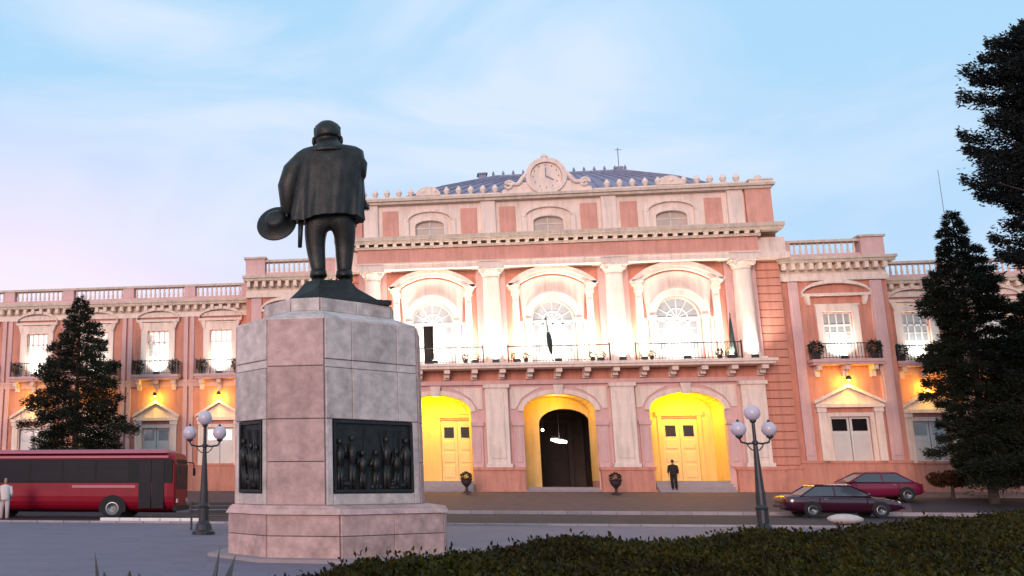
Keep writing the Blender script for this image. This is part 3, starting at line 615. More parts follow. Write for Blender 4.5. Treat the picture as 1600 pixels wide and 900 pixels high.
for b in BAY: flood(b, -1.15, 8.3, 0, PWR * .55, WH, f'small black floodlight on the main balcony in front of the {words[b]}', 'floodlights on the main balcony', aim=(0, .8, 1), cone=140)
for i, x in enumerate(COLX):
    flood(x, -1.22, 8.3, 0, PWR * .7, WH, f'small black floodlight at the foot of the {["leftmost", "second", "third", "rightmost"][i]} balcony column', 'floodlights on the main balcony', aim=(0, .55, 1), cone=120)
for s_ in SIDE:
    sd_ = 'left' if s_ < 0 else 'right'
    flood(s_ * PAVX, PY - .36, 8.28, 0, 420, WH, f'floodlight on the small balcony of the {sd_} pavilion', 'floodlights on small balconies', aim=(0, .6, 1), cone=130)
    for k, x in enumerate(WBX):
        if s_ > 0 and k > 3: continue
        flood(s_ * x, WY - .36, 8.28, 0, 300, WH, f'floodlight on a small balcony of the {sd_} wing, {["first", "second", "third", "fourth", "fifth", "sixth"][k]} window from the pavilion', 'floodlights on small balconies', aim=(0, .6, 1), cone=130)
def wall_lamp(x, y, z, power, col, label, group, pt=False):
    e = empty('wall_lamp', F(x, y, z), -PSI, label=label, cat='lamp', group=group)
    MB().box(-.05, .05, 0, .3, .1, .16).lathe([(.12, 0), (.15, .06), (.1, .2), (.03, .24)], 0, 0, 10).build('lamp_cap', 'iron', e)
    MB().ball((0, 0, -.01), .07, 10, 6).build('bulb', 'amber', e, smooth=True)
    ld = bpy.data.lights.new('amber_glow', 'POINT'); ld.energy = power; ld.color = col; ld.shadow_soft_size = .12
    lo = bpy.data.objects.new('amber_glow', ld); C.objects.link(lo); lo.parent = e; lo.location = (0, -.02, -.16)
    return e
for b in (BAY[0], BAY[2]): wall_lamp(b, 1.2, 6.7, 760, YE, f'amber lamp under the vault of the {"left" if b < 0 else "right"} entrance arch', 'amber lamps of the entrance arches')
wall_lamp(0, .8, 6.7, 260, AM, 'amber lamp under the vault of the middle entrance arch', 'amber lamps of the entrance arches')
for s_ in SIDE:
    sd_ = 'left' if s_ < 0 else 'right'
    wall_lamp(s_ * PAVX, PY - .5, 7.15, 150, AM, f'amber lamp above the lower pediment of the {sd_} pavilion', 'amber lamps over the pediments')
    for k, x in enumerate(WBX):
        if s_ > 0 and k > 3: continue
        wall_lamp(s_ * x, WY - .5, 6.95, 130, AM, f'amber lamp above the {["first", "second", "third", "fourth", "fifth", "sixth"][k]} pediment of the {sd_} wing counted from the pavilion', 'amber lamps over the pediments')
# hall lantern
e = empty('hall_lantern', F(.75, 6.0, 4.0), -PSI, label='bright slanted lamp hanging inside the dark middle entrance', cat='lantern')
MB().tube([(0, 0, .3), (0, 0, 2.3)], .02, 5).tube([(-.45, 0, .42), (.0, 0, .3), (.45, 0, .18)], .02, 5).build('chandelier_frame', 'iron', e)
MB().tube([(-.5, 0, .24), (-.1, 0, .14), (.45, 0, .06)], [.07, .12, .09], 10).build('lamp_shade', 'lantern', e)
MB().ball((-.95, .3, .85), .09, 10, 6).build('bulb', 'lantern', e); MB().tube([(-.95, .3, .93), (-.95, .3, 2.3)], .015, 5).build('cord', 'iron', e)
ld = bpy.data.lights.new('lantern_glow', 'POINT'); ld.energy = 110; ld.color = (1, .75, .5); ld.shadow_soft_size = .2; lo = bpy.data.objects.new('lantern_glow', ld); C.objects.link(lo); lo.parent = e; lo.location = (0, -.5, .3)

# ------------------------------------------------------------------ leaf cards
def cards(P, D, ln, wd, name, m, parent=None, fold=True):
    """leaves at points P pointing along D (n,3)"""
    n = len(P); D = D / np.linalg.norm(D, axis=1, keepdims=True); r = rng.normal(size=(n, 3)); U = np.cross(D, r); U /= np.linalg.norm(U, axis=1, keepdims=True)
    ln = np.broadcast_to(ln, n)[:, None] * rng.uniform(.6, 1.3, (n, 1)); wd = np.broadcast_to(wd, n)[:, None] * rng.uniform(.7, 1.2, (n, 1))
    V = np.stack([P, P + D * ln * .5 + U * wd * .5, P + D * ln, P + D * ln * .5 - U * wd * .5], 1).reshape(-1, 3)
    me = bpy.data.meshes.new(name); me.vertices.add(4 * n); me.vertices.foreach_set('co', V.ravel().astype('f')); me.loops.add(4 * n); me.loops.foreach_set('vertex_index', np.arange(4 * n, dtype='i'))
    me.polygons.add(n); me.polygons.foreach_set('loop_start', np.arange(0, 4 * n, 4, dtype='i')); me.polygons.foreach_set('loop_total', np.full(n, 4, 'i')); me.update(calc_edges=True); me.materials.append(M[m])
    o = bpy.data.objects.new(name, me); C.objects.link(o)
    if parent: o.parent = parent
    return o
def conifer(name, loc, H, rmax, z0, label, cat='tree', rough=.62, m='needle', nb=170, per=230, ln=.2, wd=.05, prof=None, droop=.25, group=None, lean=0, trunk=.22):
    e = empty(name, loc, label=label, cat=cat, group=group)
    t = MB().tube([(0, 0, -.1), (lean * .3, 0, H * .4), (lean, 0, H * .97)], [trunk, trunk * .7, .03], 10)
    PP = []; DD = []
    for i in range(nb):
        f = (i + rng.uniform(0, 1)) / nb; f = f ** .93; h = z0 + (H - z0) * f
        pr = prof(f) if prof else (1 - f) ** .85
        Rr = rmax * pr * rng.uniform(rough, 1.15) + .12; a = i * 2.39996 + rng.uniform(-.4, .4)
        d = np.array([math.cos(a), math.sin(a), 0]); n_ = max(14, int(per * (Rr / rmax) ** 1.1))
        tt = np.sqrt(rng.uniform(.02, 1, n_)); cz = h + .10 * Rr - droop * Rr * tt ** 1.6 + .12 * Rr * tt ** 4
        w_ = (.21 * Rr * (1 - tt * .45) + .06) * (1 + .35 * np.sin(tt * 19 + i))
        side = np.array([-d[1], d[0], 0]); ss = rng.normal(0, 1, n_) * w_ * .6
        P_ = d[None] * (tt * Rr)[:, None] + side[None] * ss[:, None]; P_[:, 2] = cz + rng.normal(0, .04 + .035 * Rr, n_); P_[:, 0] += lean * h / H
        Dd = d[None] * .7 + side[None] * (ss / (w_ + .01))[:, None] * .5 + rng.normal(0, .45, (n_, 3)) + np.array([0, 0, .15])
        PP.append(P_); DD.append(Dd)
        if i % 2 == 0: t.tube([(lean * h / H, 0, h), tuple(d * Rr * .5 + np.array([lean * h / H, 0, h + .02])), tuple(d * Rr * .9 + np.array([lean * h / H, 0, h - droop * Rr * .7]))], [.05, .03, .01], 5)
    t.build('trunk', 'bark', e)
    cards(np.concatenate(PP), np.concatenate(DD), ln, wd, 'crown', m, e)
    return e
ev = lambda f: ((1 - f) ** .8) * (.80 + .3 * min(1, f * 5))
conifer('conifer_tree', F(-27.4, -4.5, .85), 11.4, 3.9, 1.2, 'dark pointed conifer before the left wing, behind the red bus', rough=.5, nb=150, per=1000, prof=ev, group='conifers before the palace')
conifer('conifer_tree', F(18.6, -6.5, .7), 14.1, 2.3, 1.0, 'tall narrow dark conifer before the right wing, left of the larger trees', rough=.5, nb=170, per=850, prof=lambda f: min(1, (1 - f) * 3.0) ** .9 * (.85 + .15 * math.sin(f * 20)), group='conifers before the palace')
conifer('conifer_tree', F(21.2, -7.3, .6), 10.0, 3.7, .8, 'broad low dark conifer at the right edge under the tall cypress', nb=170, per=1000, rough=.5, prof=lambda f: (1 - f) ** .5, group='conifers before the palace')
def cyp(f): return .55 + .45 * math.sin(f * 14) * .5 + .2 * math.sin(f * 31 + 1)
conifer('cypress_tree', (29.2, 33.5, 0), 18.9, 3.7, 7.9, 'tall ragged black cypress cut off by the right edge of the view', m='cypress', rough=.55, nb=210, per=1200, ln=.17, wd=.06, droop=-.12, trunk=.35,
        prof=lambda f: (.62 + .18 * math.sin(f * 17 + .5) + .12 * math.sin(f * 37)) * min(1, f * 5 + .25) * (1 - max(0, f - .68) * 2.4))

# ------------------------------------------------------------------ pedestal
A33 = R(33); ax = Vector((math.cos(A33), math.sin(A33), 0)); Lh, Wh, ch = 2.17, 1.50, .88
PC = Vector((1.19, 20.25, 0)) + ax * (Lh - ch) + Vector((-math.sin(A33), math.cos(A33), 0)) * Wh
PD = empty('monument_pedestal', PC, A33, label='tall weathered marble pedestal with bronze plaques carrying the bronze statue', cat='pedestal')
def octo(L_, W_, c): return [(-L_ + c, -W_), (L_ - c, -W_), (L_, -W_ + c), (L_, W_ - c), (L_ - c, W_), (-L_ + c, W_), (-L_, W_ - c), (-L_, -W_ + c)]
def faces(L_, W_, c):
    p = octo(L_, W_, c)
    return [(Vector((*p[i], 0)), Vector((*p[(i + 1) % 8], 0))) for i in range(8)]
OX = .24
sh = lambda p: [(x + OX, y) for x, y in p]
MB().plan(octo(Lh - .05, Wh - .05, ch), .3, 5.05).plan(sh(octo(Lh + .31, Wh + .31, ch + .18)), .02, .98).build('core', 'core', PD)
def slab(f, u0, u1, z0, z1, th, m, name='stone', b=.012, out=0):
    p0, p1 = f; d = (p1 - p0); ln_ = d.length; d.normalize(); ang = math.atan2(d.y, d.x)
    o = MB().bbox(u0 + .006, u1 - .006, -th - out, .06, z0 + .006, z1 - .006, b).build(name, m, PD, p0); o.rotation_euler = (0, 0, ang); return o
fb = [(a + Vector((OX, 0, 0)), b + Vector((OX, 0, 0))) for a, b in faces(Lh + .33, Wh + .33, ch + .2)]; fs_ = faces(Lh, Wh, ch)
for k, f in enumerate(fb):    # base courses
    ln_ = (f[1] - f[0]).length; n = max(1, round(ln_ / 1.35)); m = 'marble' if k in (7, 0, 6) else 'marble2'
    for z0, z1 in ((0, .5), (.5, .93)):
        nn = n if z0 == 0 else max(1, n)
        for i in range(nn): slab(f, ln_ * i / nn, ln_ * (i + 1) / nn, z0, z1, .05, 'marble')
MB().plan(sh(octo(Lh + .42, Wh + .42, ch + .23)), .935, 1.05, sh(octo(Lh + .36, Wh + .36, ch + .21))).plan(sh(octo(Lh + .36, Wh + .36, ch + .21)), 1.052, 1.12, octo(Lh + .10, Wh + .10, ch + .06)).build('base_cap', 'marble', PD)
MB().plan(sh(octo(Lh + .75, Wh + .75, ch + .35)), .0, .07).build('footing', 'kerb', PD)
for k, f in enumerate(fs_):
    ln_ = (f[1] - f[0]).length
    if k % 2 == 1:    # chamfers: full-width blocks
        for z0, z1 in ((1.12, 2.02), (2.02, 2.92), (2.92, 4.05), (4.05, 5.08)): slab(f, 0, ln_, z0, z1, .06, 'marble')
    else:
        mg = .17 if k in (0, 4) else .14
        slab(f, 0, mg, 1.12, 2.92, .05, 'marble2'); slab(f, ln_ - mg, ln_, 1.12, 2.92, .05, 'marble2')
        slab(f, mg, ln_ - mg, 1.12, 1.36, .05, 'marble2')
        nn = 3 if k in (0, 4) else 1
        cuts = [0, .28, .78, 1] if nn == 3 else [0, 1]
        for i in range(nn):
            for z0, z1 in ((2.92, 4.02), (4.02, 4.2), (4.2, 5.08)): slab(f, ln_ * cuts[i], ln_ * cuts[i + 1], z0, z1, .05 if z0 != 4.02 else .035, 'marble2')
        # bronze relief plaque
        p0, p1 = f; d = (p1 - p0).normalized(); ang = math.atan2(d.y, d.x); w0, w1 = mg + .02, ln_ - mg - .02
        pq = MB().box(w0, w1, -.0, .04, 1.38, 2.9).build('plaque', 'bronze', PD, p0); pq.rotation_euler = (0, 0, ang); t = .06
        MB().box(w0, w1, -.06, 0, 1.38, 1.38 + t).box(w0, w1, -.06, 0, 2.9 - t, 2.9).box(w0, w0 + t, -.06, 0, 1.44, 2.84).box(w1 - t, w1, -.06, 0, 1.44, 2.84).build('plaque_frame', 'bronze', pq)
        rs = random.Random(k); nf = max(2, int((w1 - w0) / .3)); rel = MB()
        for i in range(nf):
            x = w0 + (w1 - w0) * (i + .5) / nf + rs.uniform(-.04, .04); h_ = rs.uniform(.72, 1.2); x += rs.uniform(-.05, .05); z0 = 1.44
            rel.tube([(x - .05, -.01, z0), (x - .03, -.03, z0 + h_ * .45)], [.035, .06], 6).tube([(x + .06, -.01, z0), (x + .03, -.03, z0 + h_ * .45)], [.035, .06], 6)
            rel.tube([(x, -.02, z0 + h_ * .42), (x, -.04, z0 + h_ * .7), (x, -.02, z0 + h_ * .84)], [.07, .1, .04], 8).ball((x, -.04, z0 + h_ * .93), (.055, .05, .07), 8, 6)
            sg = rs.choice((-1, 1)); rel.tube([(x + sg * .08, -.03, z0 + h_ * .78), (x + sg * .16, -.05, z0 + h_ * .6), (x + sg * .12, -.06, z0 + h_ * rs.uniform(.5, .9))], [.04, .03, .02], 6)
        for i in range(5): xx_ = rs.uniform(w0 + .1, w1 - .1); rel.tube([(xx_, -.02, 1.5), (xx_ + rs.uniform(-.25, .25), -.04, 2.72)], .014, 5)
        for i in range(8): rel.ball((rs.uniform(w0 + .15, w1 - .15), -.01, rs.uniform(1.46, 1.75)), (rs.uniform(.06, .18), .035, rs.uniform(.04, .1)), 8, 6)
        rel.build('relief_figures', 'bronze', pq, smooth=True)
MB().plan(octo(Lh + .03, Wh + .03, ch + .02), 5.08, 5.12).plan(octo(Lh + .03, Wh + .03, ch + .02), 5.122, 5.34, octo(Lh - .62, Wh - .45, .5)).build('sloping_shoulder', 'marble2', PD)
f3 = faces(Lh - .70, Wh - .52, .46)
MB().plan(octo(Lh - .74, Wh - .56, .46), 5.34, 5.64).build('upper_core', 'core', PD)
for k, f in enumerate(f3):
    ln_ = (f[1] - f[0]).length; nn = 2 if k in (0, 4) else 1
    for i in range(nn): slab(f, ln_ * i / nn, ln_ * (i + 1) / nn, 5.34, 5.65, .05, 'marble2' if k else 'marble2')

# ------------------------------------------------------------------ skinned bodies
def skin(name, V, Eg, rad, m, parent, lev=2, root=0, loc=None):
    me = bpy.data.meshes.new(name); me.from_pydata(V, Eg, []); o = bpy.data.objects.new(name, me); C.objects.link(o)
    md = o.modifiers.new('skin', 'SKIN'); sv = me.skin_vertices[0].data if me.skin_vertices else None
    if sv is None: me.skin_vertices.new() if hasattr(me.skin_vertices, 'new') else None; sv = me.skin_vertices[0].data
    for i, r in enumerate(rad):
        r = r if isinstance(r, tuple) else (r, r); sv[i].radius = r; sv[i].use_root = (i == root)
    md.use_smooth_shade = True; sb = o.modifiers.new('sub', 'SUBSURF'); sb.levels = lev; sb.render_levels = lev
    dg = bpy.context.evaluated_depsgraph_get(); dg.update(); nm = bpy.data.meshes.new_from_object(o.evaluated_get(dg)); o.modifiers.clear(); o.data = nm; nm.materials.clear(); nm.materials.append(M[m])
    nm.polygons.foreach_set('use_smooth', [True] * len(nm.polygons)); nm.name = name
    if parent: o.parent = parent
    if loc: o.location = loc
    return o
# statue local: x image right, y away from viewer, z up from pedestal top (5.85)
ST = empty('bronze_statue', (1.46, 22.2, 5.65), R(-6), label='dark bronze statue of a cloaked man from behind, holding his hat', cat='statue')
MB().plan([(-1.12, -.45), (-.2, -1.0), (1.45, -.35), (1.1, .8), (.1, 1.0), (-1.0, .7)], 0, .10).plan([(-1.0, -.42), (-.2, -.85), (1.15, -.36), (.9, .65), (.1, .85), (-.9, .5)], .102, .40, [(-.72, -.3), (-.25, -.62), (.66, -.32), (.6, .45), (.1, .6), (-.65, .35)]).plan([(-.72, -.3), (-.25, -.62), (.66, -.32), (.6, .45), (.1, .6), (-.65, .35)], .402, .62, [(-.56, -.2), (-.2, -.42), (.5, -.22), (.46, .45), (.1, .55), (-.5, .32)]).build('bronze_base', 'bronze', ST)
zf = .62      # sole level
def px(u, v, y=0): return ((u - 512) / 63, y, (435 - v) * .01635 + .70)
V = [px(513, 326), px(513, 300), px(513, 262), px(513, 242), px(512, 226, .06), px(511, 214, .1),
     px(490, 350, .0), px(491, 388, .10), px(496, 424, -.04), px(490, 433, .42),
     px(537, 350, .0), px(535, 388, .16), px(534, 425, .06), px(540, 433, .50),
     px(478, 248), px(456, 290, -.05), px(450, 325, .12), px(447, 335, .16),
     px(550, 248), px(556, 280, -.1), px(560, 308, .38), px(562, 314, .50)]
Eg = [(0, 1), (1, 2), (2, 3), (3, 4), (4, 5), (0, 6), (6, 7), (7, 8), (8, 9), (0, 10), (10, 11), (11, 12), (12, 13), (3, 14), (14, 15), (15, 16), (16, 17), (3, 18), (18, 19), (19, 20), (20, 21)]
rad = [(.40, .32), (.44, .34), (.48, .34), (.34, .26), .18, .18, .31, .25, .185, .14, .31, .25, .185, .14, .24, .2, .15, .12, .22, .18, .15, .12]
skin('body', V, Eg, rad, 'bronze', ST, 2)
# head with face, looking away
hd = MB(); rings = []
prof_h = [(.02, -.50), (.20, -.46), (.27, -.34), (.30, -.16), (.335, .02), (.335, .16), (.28, .29), (.16, .365), (.02, .385)]
for r_, z_ in prof_h:
    ring_ = []
    for k in range(20):
        a = 2 * PI * k / 20; x = r_ * .98 * math.cos(a); y = r_ * 1.12 * math.sin(a) + (.05 if z_ < -.2 else 0)
        if math.sin(a) > .9 and -.25 < z_ < .0: y += .11          # nose and brow on the far side
        if math.sin(a) > .6 and z_ < -.3: y += .04
        ring_.append((x, y, z_))
    rings.append(ring_)
hd.loft(rings); hx, hy, hz = px(511, 213, .12)
HD = hd.build('head', 'bronze', ST, (hx, hy, hz), smooth=True)
eh = MB().ball((-.34, .0, -.08), (.05, .09, .12), 8, 6).ball((.34, .0, -.08), (.05, .09, .12), 8, 6).ball((-.12, .345, -.0), (.05, .03, .03), 6, 5).ball((.12, .345, 0), (.05, .03, .03), 6, 5).box(-.1, .1, .36, .39, -.3, -.27)
eh.build('ears_and_eyes', 'bronze', HD, smooth=True)
rg_ = []
for q_ in range(9):
    p = .05 + q_ * .235; rg_.append([(.30 * 1.12 * math.sin(p) ** .8 * math.cos(a) * (1 + .03 * math.sin(a * 9 + q_ * 2)), (.33 * 1.1 * math.sin(p) ** .8 * math.sin(a)) * (1 + .035 * math.sin(a * 7 + q_ * 1.7)) - .03 - .02 * q_ * (math.sin(a) > .2), .06 + .36 * math.cos(p) + (.0035 * q_ * q_ if math.sin(a) > .2 else 0)) for a in [2 * PI * k / 30 for k in range(30)]])
hr = MB().loft(rg_)
hr.build('hair', 'bronze', HD, smooth=True)
# cloak: folded loft, open legs below
def cloak():
    prof = [(229, .22, .22, 512), (232, .46, .30, 514), (235, .70, .34, 515), (240, .82, .38, 515), (252, .84, .43, 515), (272, .82, .46, 514), (296, .82, .49, 512), (318, .82, .52, 511), (336, .83, .54, 510), (346, .84, .55, 510)]
    rs_ = []; n = 84
    for i, (v, hx, hy, cu) in enumerate(prof):
        q = (v - 228) / 118; cx, _, cz = px(cu, v); r_ = []
        for k in range(n):
            a = 2 * PI * k / n
            c_, s_ = math.cos(a), math.sin(a); e_ = .8
            x = hx * math.copysign(abs(c_) ** e_, c_); y = hy * math.copysign(abs(s_) ** e_, s_)
            am = .6 + .5 * math.sin(a * 2.0 + .8); fo_ = 1.5 * q ** 1.1 * (.040 * am * math.sin(a * 9 + 1.6 * math.sin(a * 2 + q * 1.5)) + .025 * math.sin(a * 5 + 1.3 + q * 1.5) + .014 * math.sin(a * 21 + q * 4 + math.sin(a * 4) * 2))
            x *= 1 + fo_; y *= 1 + fo_ * 2.2
            dz = -.05 * math.sin(a * 2 + .5) * q
            r_.append((cx + x, y, cz + dz))
        rs_.append(r_)
    bot = rs_[-1]; c_ = sum((Vector(p) for p in bot), Vector()) / len(bot); MB().loft([bot, [tuple(c_ + (Vector(p) - c_) * .9 + Vector((0, 0, .02))) for p in bot], [tuple(c_ + (Vector(p) - c_) * .8 + Vector((0, 0, .25))) for p in bot]]).build('cloak_lining', 'bronze', ST)
    return MB().loft(rs_, cap=False)
cloak().build('cloak', 'bronze', ST, smooth=True)
# shoulder cape collar
cr = []
for v, hx, hy in ((228, .22, .22), (225, .27, .26), (231, .33, .31), (238, .52, .40), (245, .62, .47), (247, .58, .44)):
    cx, _, cz = px(513, v); cr.append([(cx + hx * math.cos(2 * PI * k / 36), hy * math.sin(2 * PI * k / 36), cz + .05 * (math.sin(2 * PI * k / 36) < -.2)) for k in range(36)])
MB().loft(cr, cap=False).build('collar', 'bronze', ST, smooth=True)
# sleeves
MB().tube([px(486, 238), px(475, 247), px(459, 268, -.02), px(451, 292, -.04), px(452, 314, .04), px(450, 328, .12), px(449, 334, .13)], [.14, .23, .29, .28, .25, .20, .15], 18).build('sleeve', 'bronze', ST, smooth=True)
MB().tube([px(540, 239), px(552, 247), px(559, 262, -.06), px(558, 276, -.02), px(550, 290, .2), px(550, 300, .4)], [.14, .20, .22, .20, .17, .13], 16).build('sleeve', 'bronze', ST, smooth=True)
# hat held by the brim
ht = MB().lathe([(.02, .27), (.17, .27), (.24, .22), (.27, .03), (.47, .02), (.50, -.0), (.47, -.035), (.02, -.03)], 0, 0, 28)
HT = ht.build('hat', 'bronze', ST, px(431, 346, .10), smooth=True); HT.rotation_euler = (R(70), R(18), R(-14))
def hand(base, dirv, side_, s, parent, m):
    """palm and five separate curled fingers"""
    b = Vector(base); d = Vector(dirv).normalized(); u = Vector(side_).normalized(); n_ = d.cross(u)
    V = [b, b + d * .09 * s]; E_ = [(0, 1)]; rd = [(.034 * s, .02 * s), (.042 * s, .016 * s)]
    skin('hand', [tuple(v) for v in V], E_, rd, m, parent, 1)
    for i, (off, l) in enumerate(((-.033, .062), (-.011, .076), (.011, .08), (.033, .07))):
        r0 = b + d * .085 * s + u * off * s; V = [r0, r0 + d * l * .5 * s + n_ * .012 * s, r0 + d * l * .8 * s + n_ * .035 * s]
        skin('finger', [tuple(v) for v in V], [(0, 1), (1, 2)], [.0105 * s, .0095 * s, .008 * s], m, parent, 1)
    r0 = b + d * .03 * s - u * .03 * s; V = [r0, r0 - u * .03 * s + d * .025 * s + n_ * .01 * s, r0 - u * .035 * s + d * .055 * s + n_ * .03 * s]
    skin('thumb', [tuple(v) for v in V], [(0, 1), (1, 2)], [.013 * s, .012 * s, .009 * s], m, parent, 1)
hand(px(449, 328, .05), (-.35, .05, -1), (0, 1, 0), 2.2, ST, 'bronze')
hand(px(564, 306, .4), (.25, .7, -.6), (1, 0, 0), 2.2, ST, 'bronze')
MB().tube([px(470, 340, -.15), px(468, 388, -.18)], [.07, .05], 8).build('cloak_tail', 'bronze', ST, smooth=True)
MB().tube([px(560, 322, .2), px(572, 324, .1)], [.05, .075], 8).build('scroll', 'bronze', ST, smooth=True)
# boots and trouser cuffs
for (u, y) in ((495, -.02), (534, .08)):
    MB().loft([[(px(u, 0)[0] + .19 * f * math.cos(2 * PI * k / 16), y + (.2 if False else 0) + .22 * f * math.sin(2 * PI * k / 16), z + .2) for k in range(16)] for f, z in ((1, .72), (1.12, .58), (1.0, .55))]).build('trouser_cuff', 'bronze', ST, smooth=True)
    MB().loft([[(px(u, 0)[0] + .15 * fx * math.cos(2 * PI * k / 14), y + .16 + .36 * fy * math.sin(2 * PI * k / 14), z) for k in range(14)] for fx, fy, z in ((1.05, 1.0, .60), (1.1, 1.02, .66), (.9, .7, .76), (.7, .4, .84))]).build('shoe', 'bronze', ST, smooth=True)

# ------------------------------------------------------------------ street lamps
def street_lamp(loc, label, group):
    e = empty('street_lamp', loc, R(4), label=label, cat='street lamp', group=group)
    MB().lathe([(.36, 0), (.36, .09), (.27, .14), (.24, .3), (.16, .42), (.16, .8), (.18, .86), (.135, .95), (.13, 1.3), (.125, 1.34), (.115, 1.42), (.06, 2.66), (.085, 2.7), (.085, 2.76), (.05, 2.8), (.045, 3.30), (.09, 3.35), (.09, 3.39)], 0, 0, 14).build('post', 'iron', e)
    for s_ in (-1, 1):
        MB().tube([(0, 0, 2.73), (s_ * .2, 0, 2.70), (s_ * .42, 0, 2.74), (s_ * .47, 0, 2.86)], .028, 8).tube([(0, 0, 2.5), (s_ * .12, 0, 2.52), (s_ * .22, 0, 2.62), (s_ * .25, 0, 2.7)], .018, 6).lathe([(.03, 2.84), (.1, 2.9), (.1, 2.94)], s_ * .47, 0, 10).build('arm', 'iron', e)
        MB().ball((s_ * .47, 0, 3.13), .215, 20, 14).build('globe', 'globe', e, smooth=True)
        MB().lathe([(.06, 3.335), (.04, 3.36), (.02, 3.41)], s_ * .47, 0, 8).build('globe_cap', 'iron', e)
    MB().ball((0, 0, 3.60), .225, 20, 14).build('globe', 'globe', e, smooth=True)
    return e
LG = 'black lamp posts with three globes'
street_lamp((-2.03, 30.4, 0), 'black lamp post with three pale globes, left of the pedestal before the bus', LG)
street_lamp((14.3, 28.2, 0), 'black lamp post with three pale globes, right of the pedestal behind the hedge', LG)
# dark bench behind the left lamp
e = empty('park_bench', (-1.9, 33.4, 0), R(3), label='dark slatted bench behind the left lamp post', cat='bench')
for k in range(4): MB().box(-.85, .85, -.2 + k * .12, -.11 + k * .12, .43, .46).build('slat', 'iron', e)
for k in range(3): MB().box(-.85, .85, .27 + k * .02, .3 + k * .02, .55 + k * .13, .64 + k * .13).build('slat', 'iron', e)
for x in (-.75, .75): MB().box(x - .03, x + .03, -.22, .3, .38, .43).box(x - .03, x + .03, -.2, -.14, 0, .38).box(x - .03, x + .03, .22, .3, 0, .95).build('leg', 'iron', e)

# ------------------------------------------------------------------ vehicles
def rring(x, hw, z0, z1, r=.3, n=6, tuck=.0):
    """rounded section in yz at x"""
    pts = []; zc = (z0 + z1) / 2; hh = (z1 - z0) / 2
    for k in range(4 * n):
        a = 2 * PI * k / (4 * n) + .0001; c_, s_ = math.cos(a), math.sin(a); p = 2 / 4.2
        y = hw * math.copysign(abs(c_) ** p, c_); z = zc + hh * math.copysign(abs(s_) ** p, s_)
        if z < zc: y *= 1 - tuck
        pts.append((x, y, z))
    return pts
def wheel(parent, x, y, r, wd, side_):
    t = MB().tube([(x, y - wd / 2, r), (x, y + wd / 2, r)], r, 26); 
    W = t.build('wheel', 'rubber', parent, smooth=False)
    yf = y + side_ * wd / 2; 
    prof = [(r * .64, 0), (r * .62, .02), (r * .45, -.02), (r * .16, .0), (r * .14, .03), (.0, .03)]
    rings = [[(x + q * math.cos(2 * PI * k / 20), yf + side_ * (.006 + dz), r + q * math.sin(2 * PI * k / 20)) for k in range(20)] for q, dz in prof]
    MB().loft(rings).build('rim', 'rim', W, smooth=True)
    return W
def sedan(loc, rz, label, paint, length=4.5, group=None, coupe=0.0):
    e = empty('parked_car', loc, rz, label=label, cat='car', group=group)
    L2 = length / 2
    # lower body stations (x, halfwidth, z0, z1)
    st = [(-L2, .62, .42, .80), (-L2 + .06, .74, .32, .90), (-L2 + .35, .82, .24, .95), (-L2 + 1.0, .86, .20, .97), (-.2, .88, .18, .93), (.9, .88, .18, .92), (1.2, .87, .19, .88), (L2 - .55, .83, .22, .80), (L2 - .14, .74, .28, .70), (L2 - .02, .60, .38, .62)]
    body = MB().loft([rring(*q, tuck=.04) for q in st]).build('body', paint, e, smooth=True)
    # greenhouse with roof
    def gr(x, hw, z): return [(x, -hw, z), (x, hw, z)]
    zb, zt = .90, 1.33
    bl = [(-1.75, .74), (1.15, .78)]; tl = [(-1.05, .56), (.30, .58)]
    gv = [(-1.72, -.76, zb), (1.18, -.80, zb), (1.18, .80, zb), (-1.72, .76, zb), (-1.02, -.60, zt), (.34, -.62, zt), (.34, .62, zt), (-1.02, .60, zt)]
    MB().add(gv, [(0, 1, 5, 4), (1, 2, 6, 5), (2, 3, 7, 6), (3, 0, 4, 7), (4, 5, 6, 7)]).build('windows', 'carglass', e)
    MB().loft([[(x, y, z) for x, y in ((-1.06 - g_, -.61 - g_), (.38 + g_, -.63 - g_), (.38 + g_, .63 + g_), (-1.06 - g_, .61 + g_))] for g_, z in ((.03, zt - .02), (.0, zt + .03), (-.12, zt + .065))]).build('roof', paint, e, smooth=False)
    for s_ in (-1, 1):
        pl = MB()
        for (a, b) in (((-1.74, .77), (-1.03, .61)), ((-.35, .785), (-.33, .615)), ((1.20, .81), (.36, .63))):
            pl.tube([(a[0], s_ * a[1], zb - .02), (b[0], s_ * b[1], zt)], .035, 6)
        pl.build('pillar', paint, e)
        MB().box(-1.0, -.98, s_ * .885 - .003, s_ * .885 + .003, .3, .9).box(.88, .9, s_ * .885 - .003, s_ * .885 + .003, .3, .88).build('door_gap', 'rubber', e)
        MB().box(-.85, -.7, s_ * .89 - .015, s_ * .89 + .015, .76, .79).build('door_handle', 'rim', e)
        MB().ball((.95, s_ * .93, .97), (.06, .09, .06), 8, 6).build('mirror', paint, e, smooth=True)
        MB().ball((L2 - .16, s_ * .56, .62), (.1, .17, .075), 10, 6).build('headlight', 'headl', e, smooth=True)
        MB().ball((-L2 + .06, s_ * .6, .75), (.06, .16, .08), 10, 6).build('tail_light', 'tail', e, smooth=True)
        for x in (-1.32, 1.38): wheel(e, x, s_ * .77, .31, .2, s_)
        for x in (-1.32, 1.38): MB().prism(arc(x, .31, .37, .37, 0, PI, 12), s_ * .80, s_ * .888).build('wheel_arch', 'rubber', e)
    MB().box(L2 - .08, L2 + .03, -.7, .7, .36, .47).build('bumper', paint, e); MB().box(-L2 - .03, -L2 + .08, -.7, .7, .4, .52).build('bumper', paint, e)
    MB().box(L2 + .032, L2 + .04, -.22, .22, .36, .46).build('number_plate', 'whitep', e)
    return e
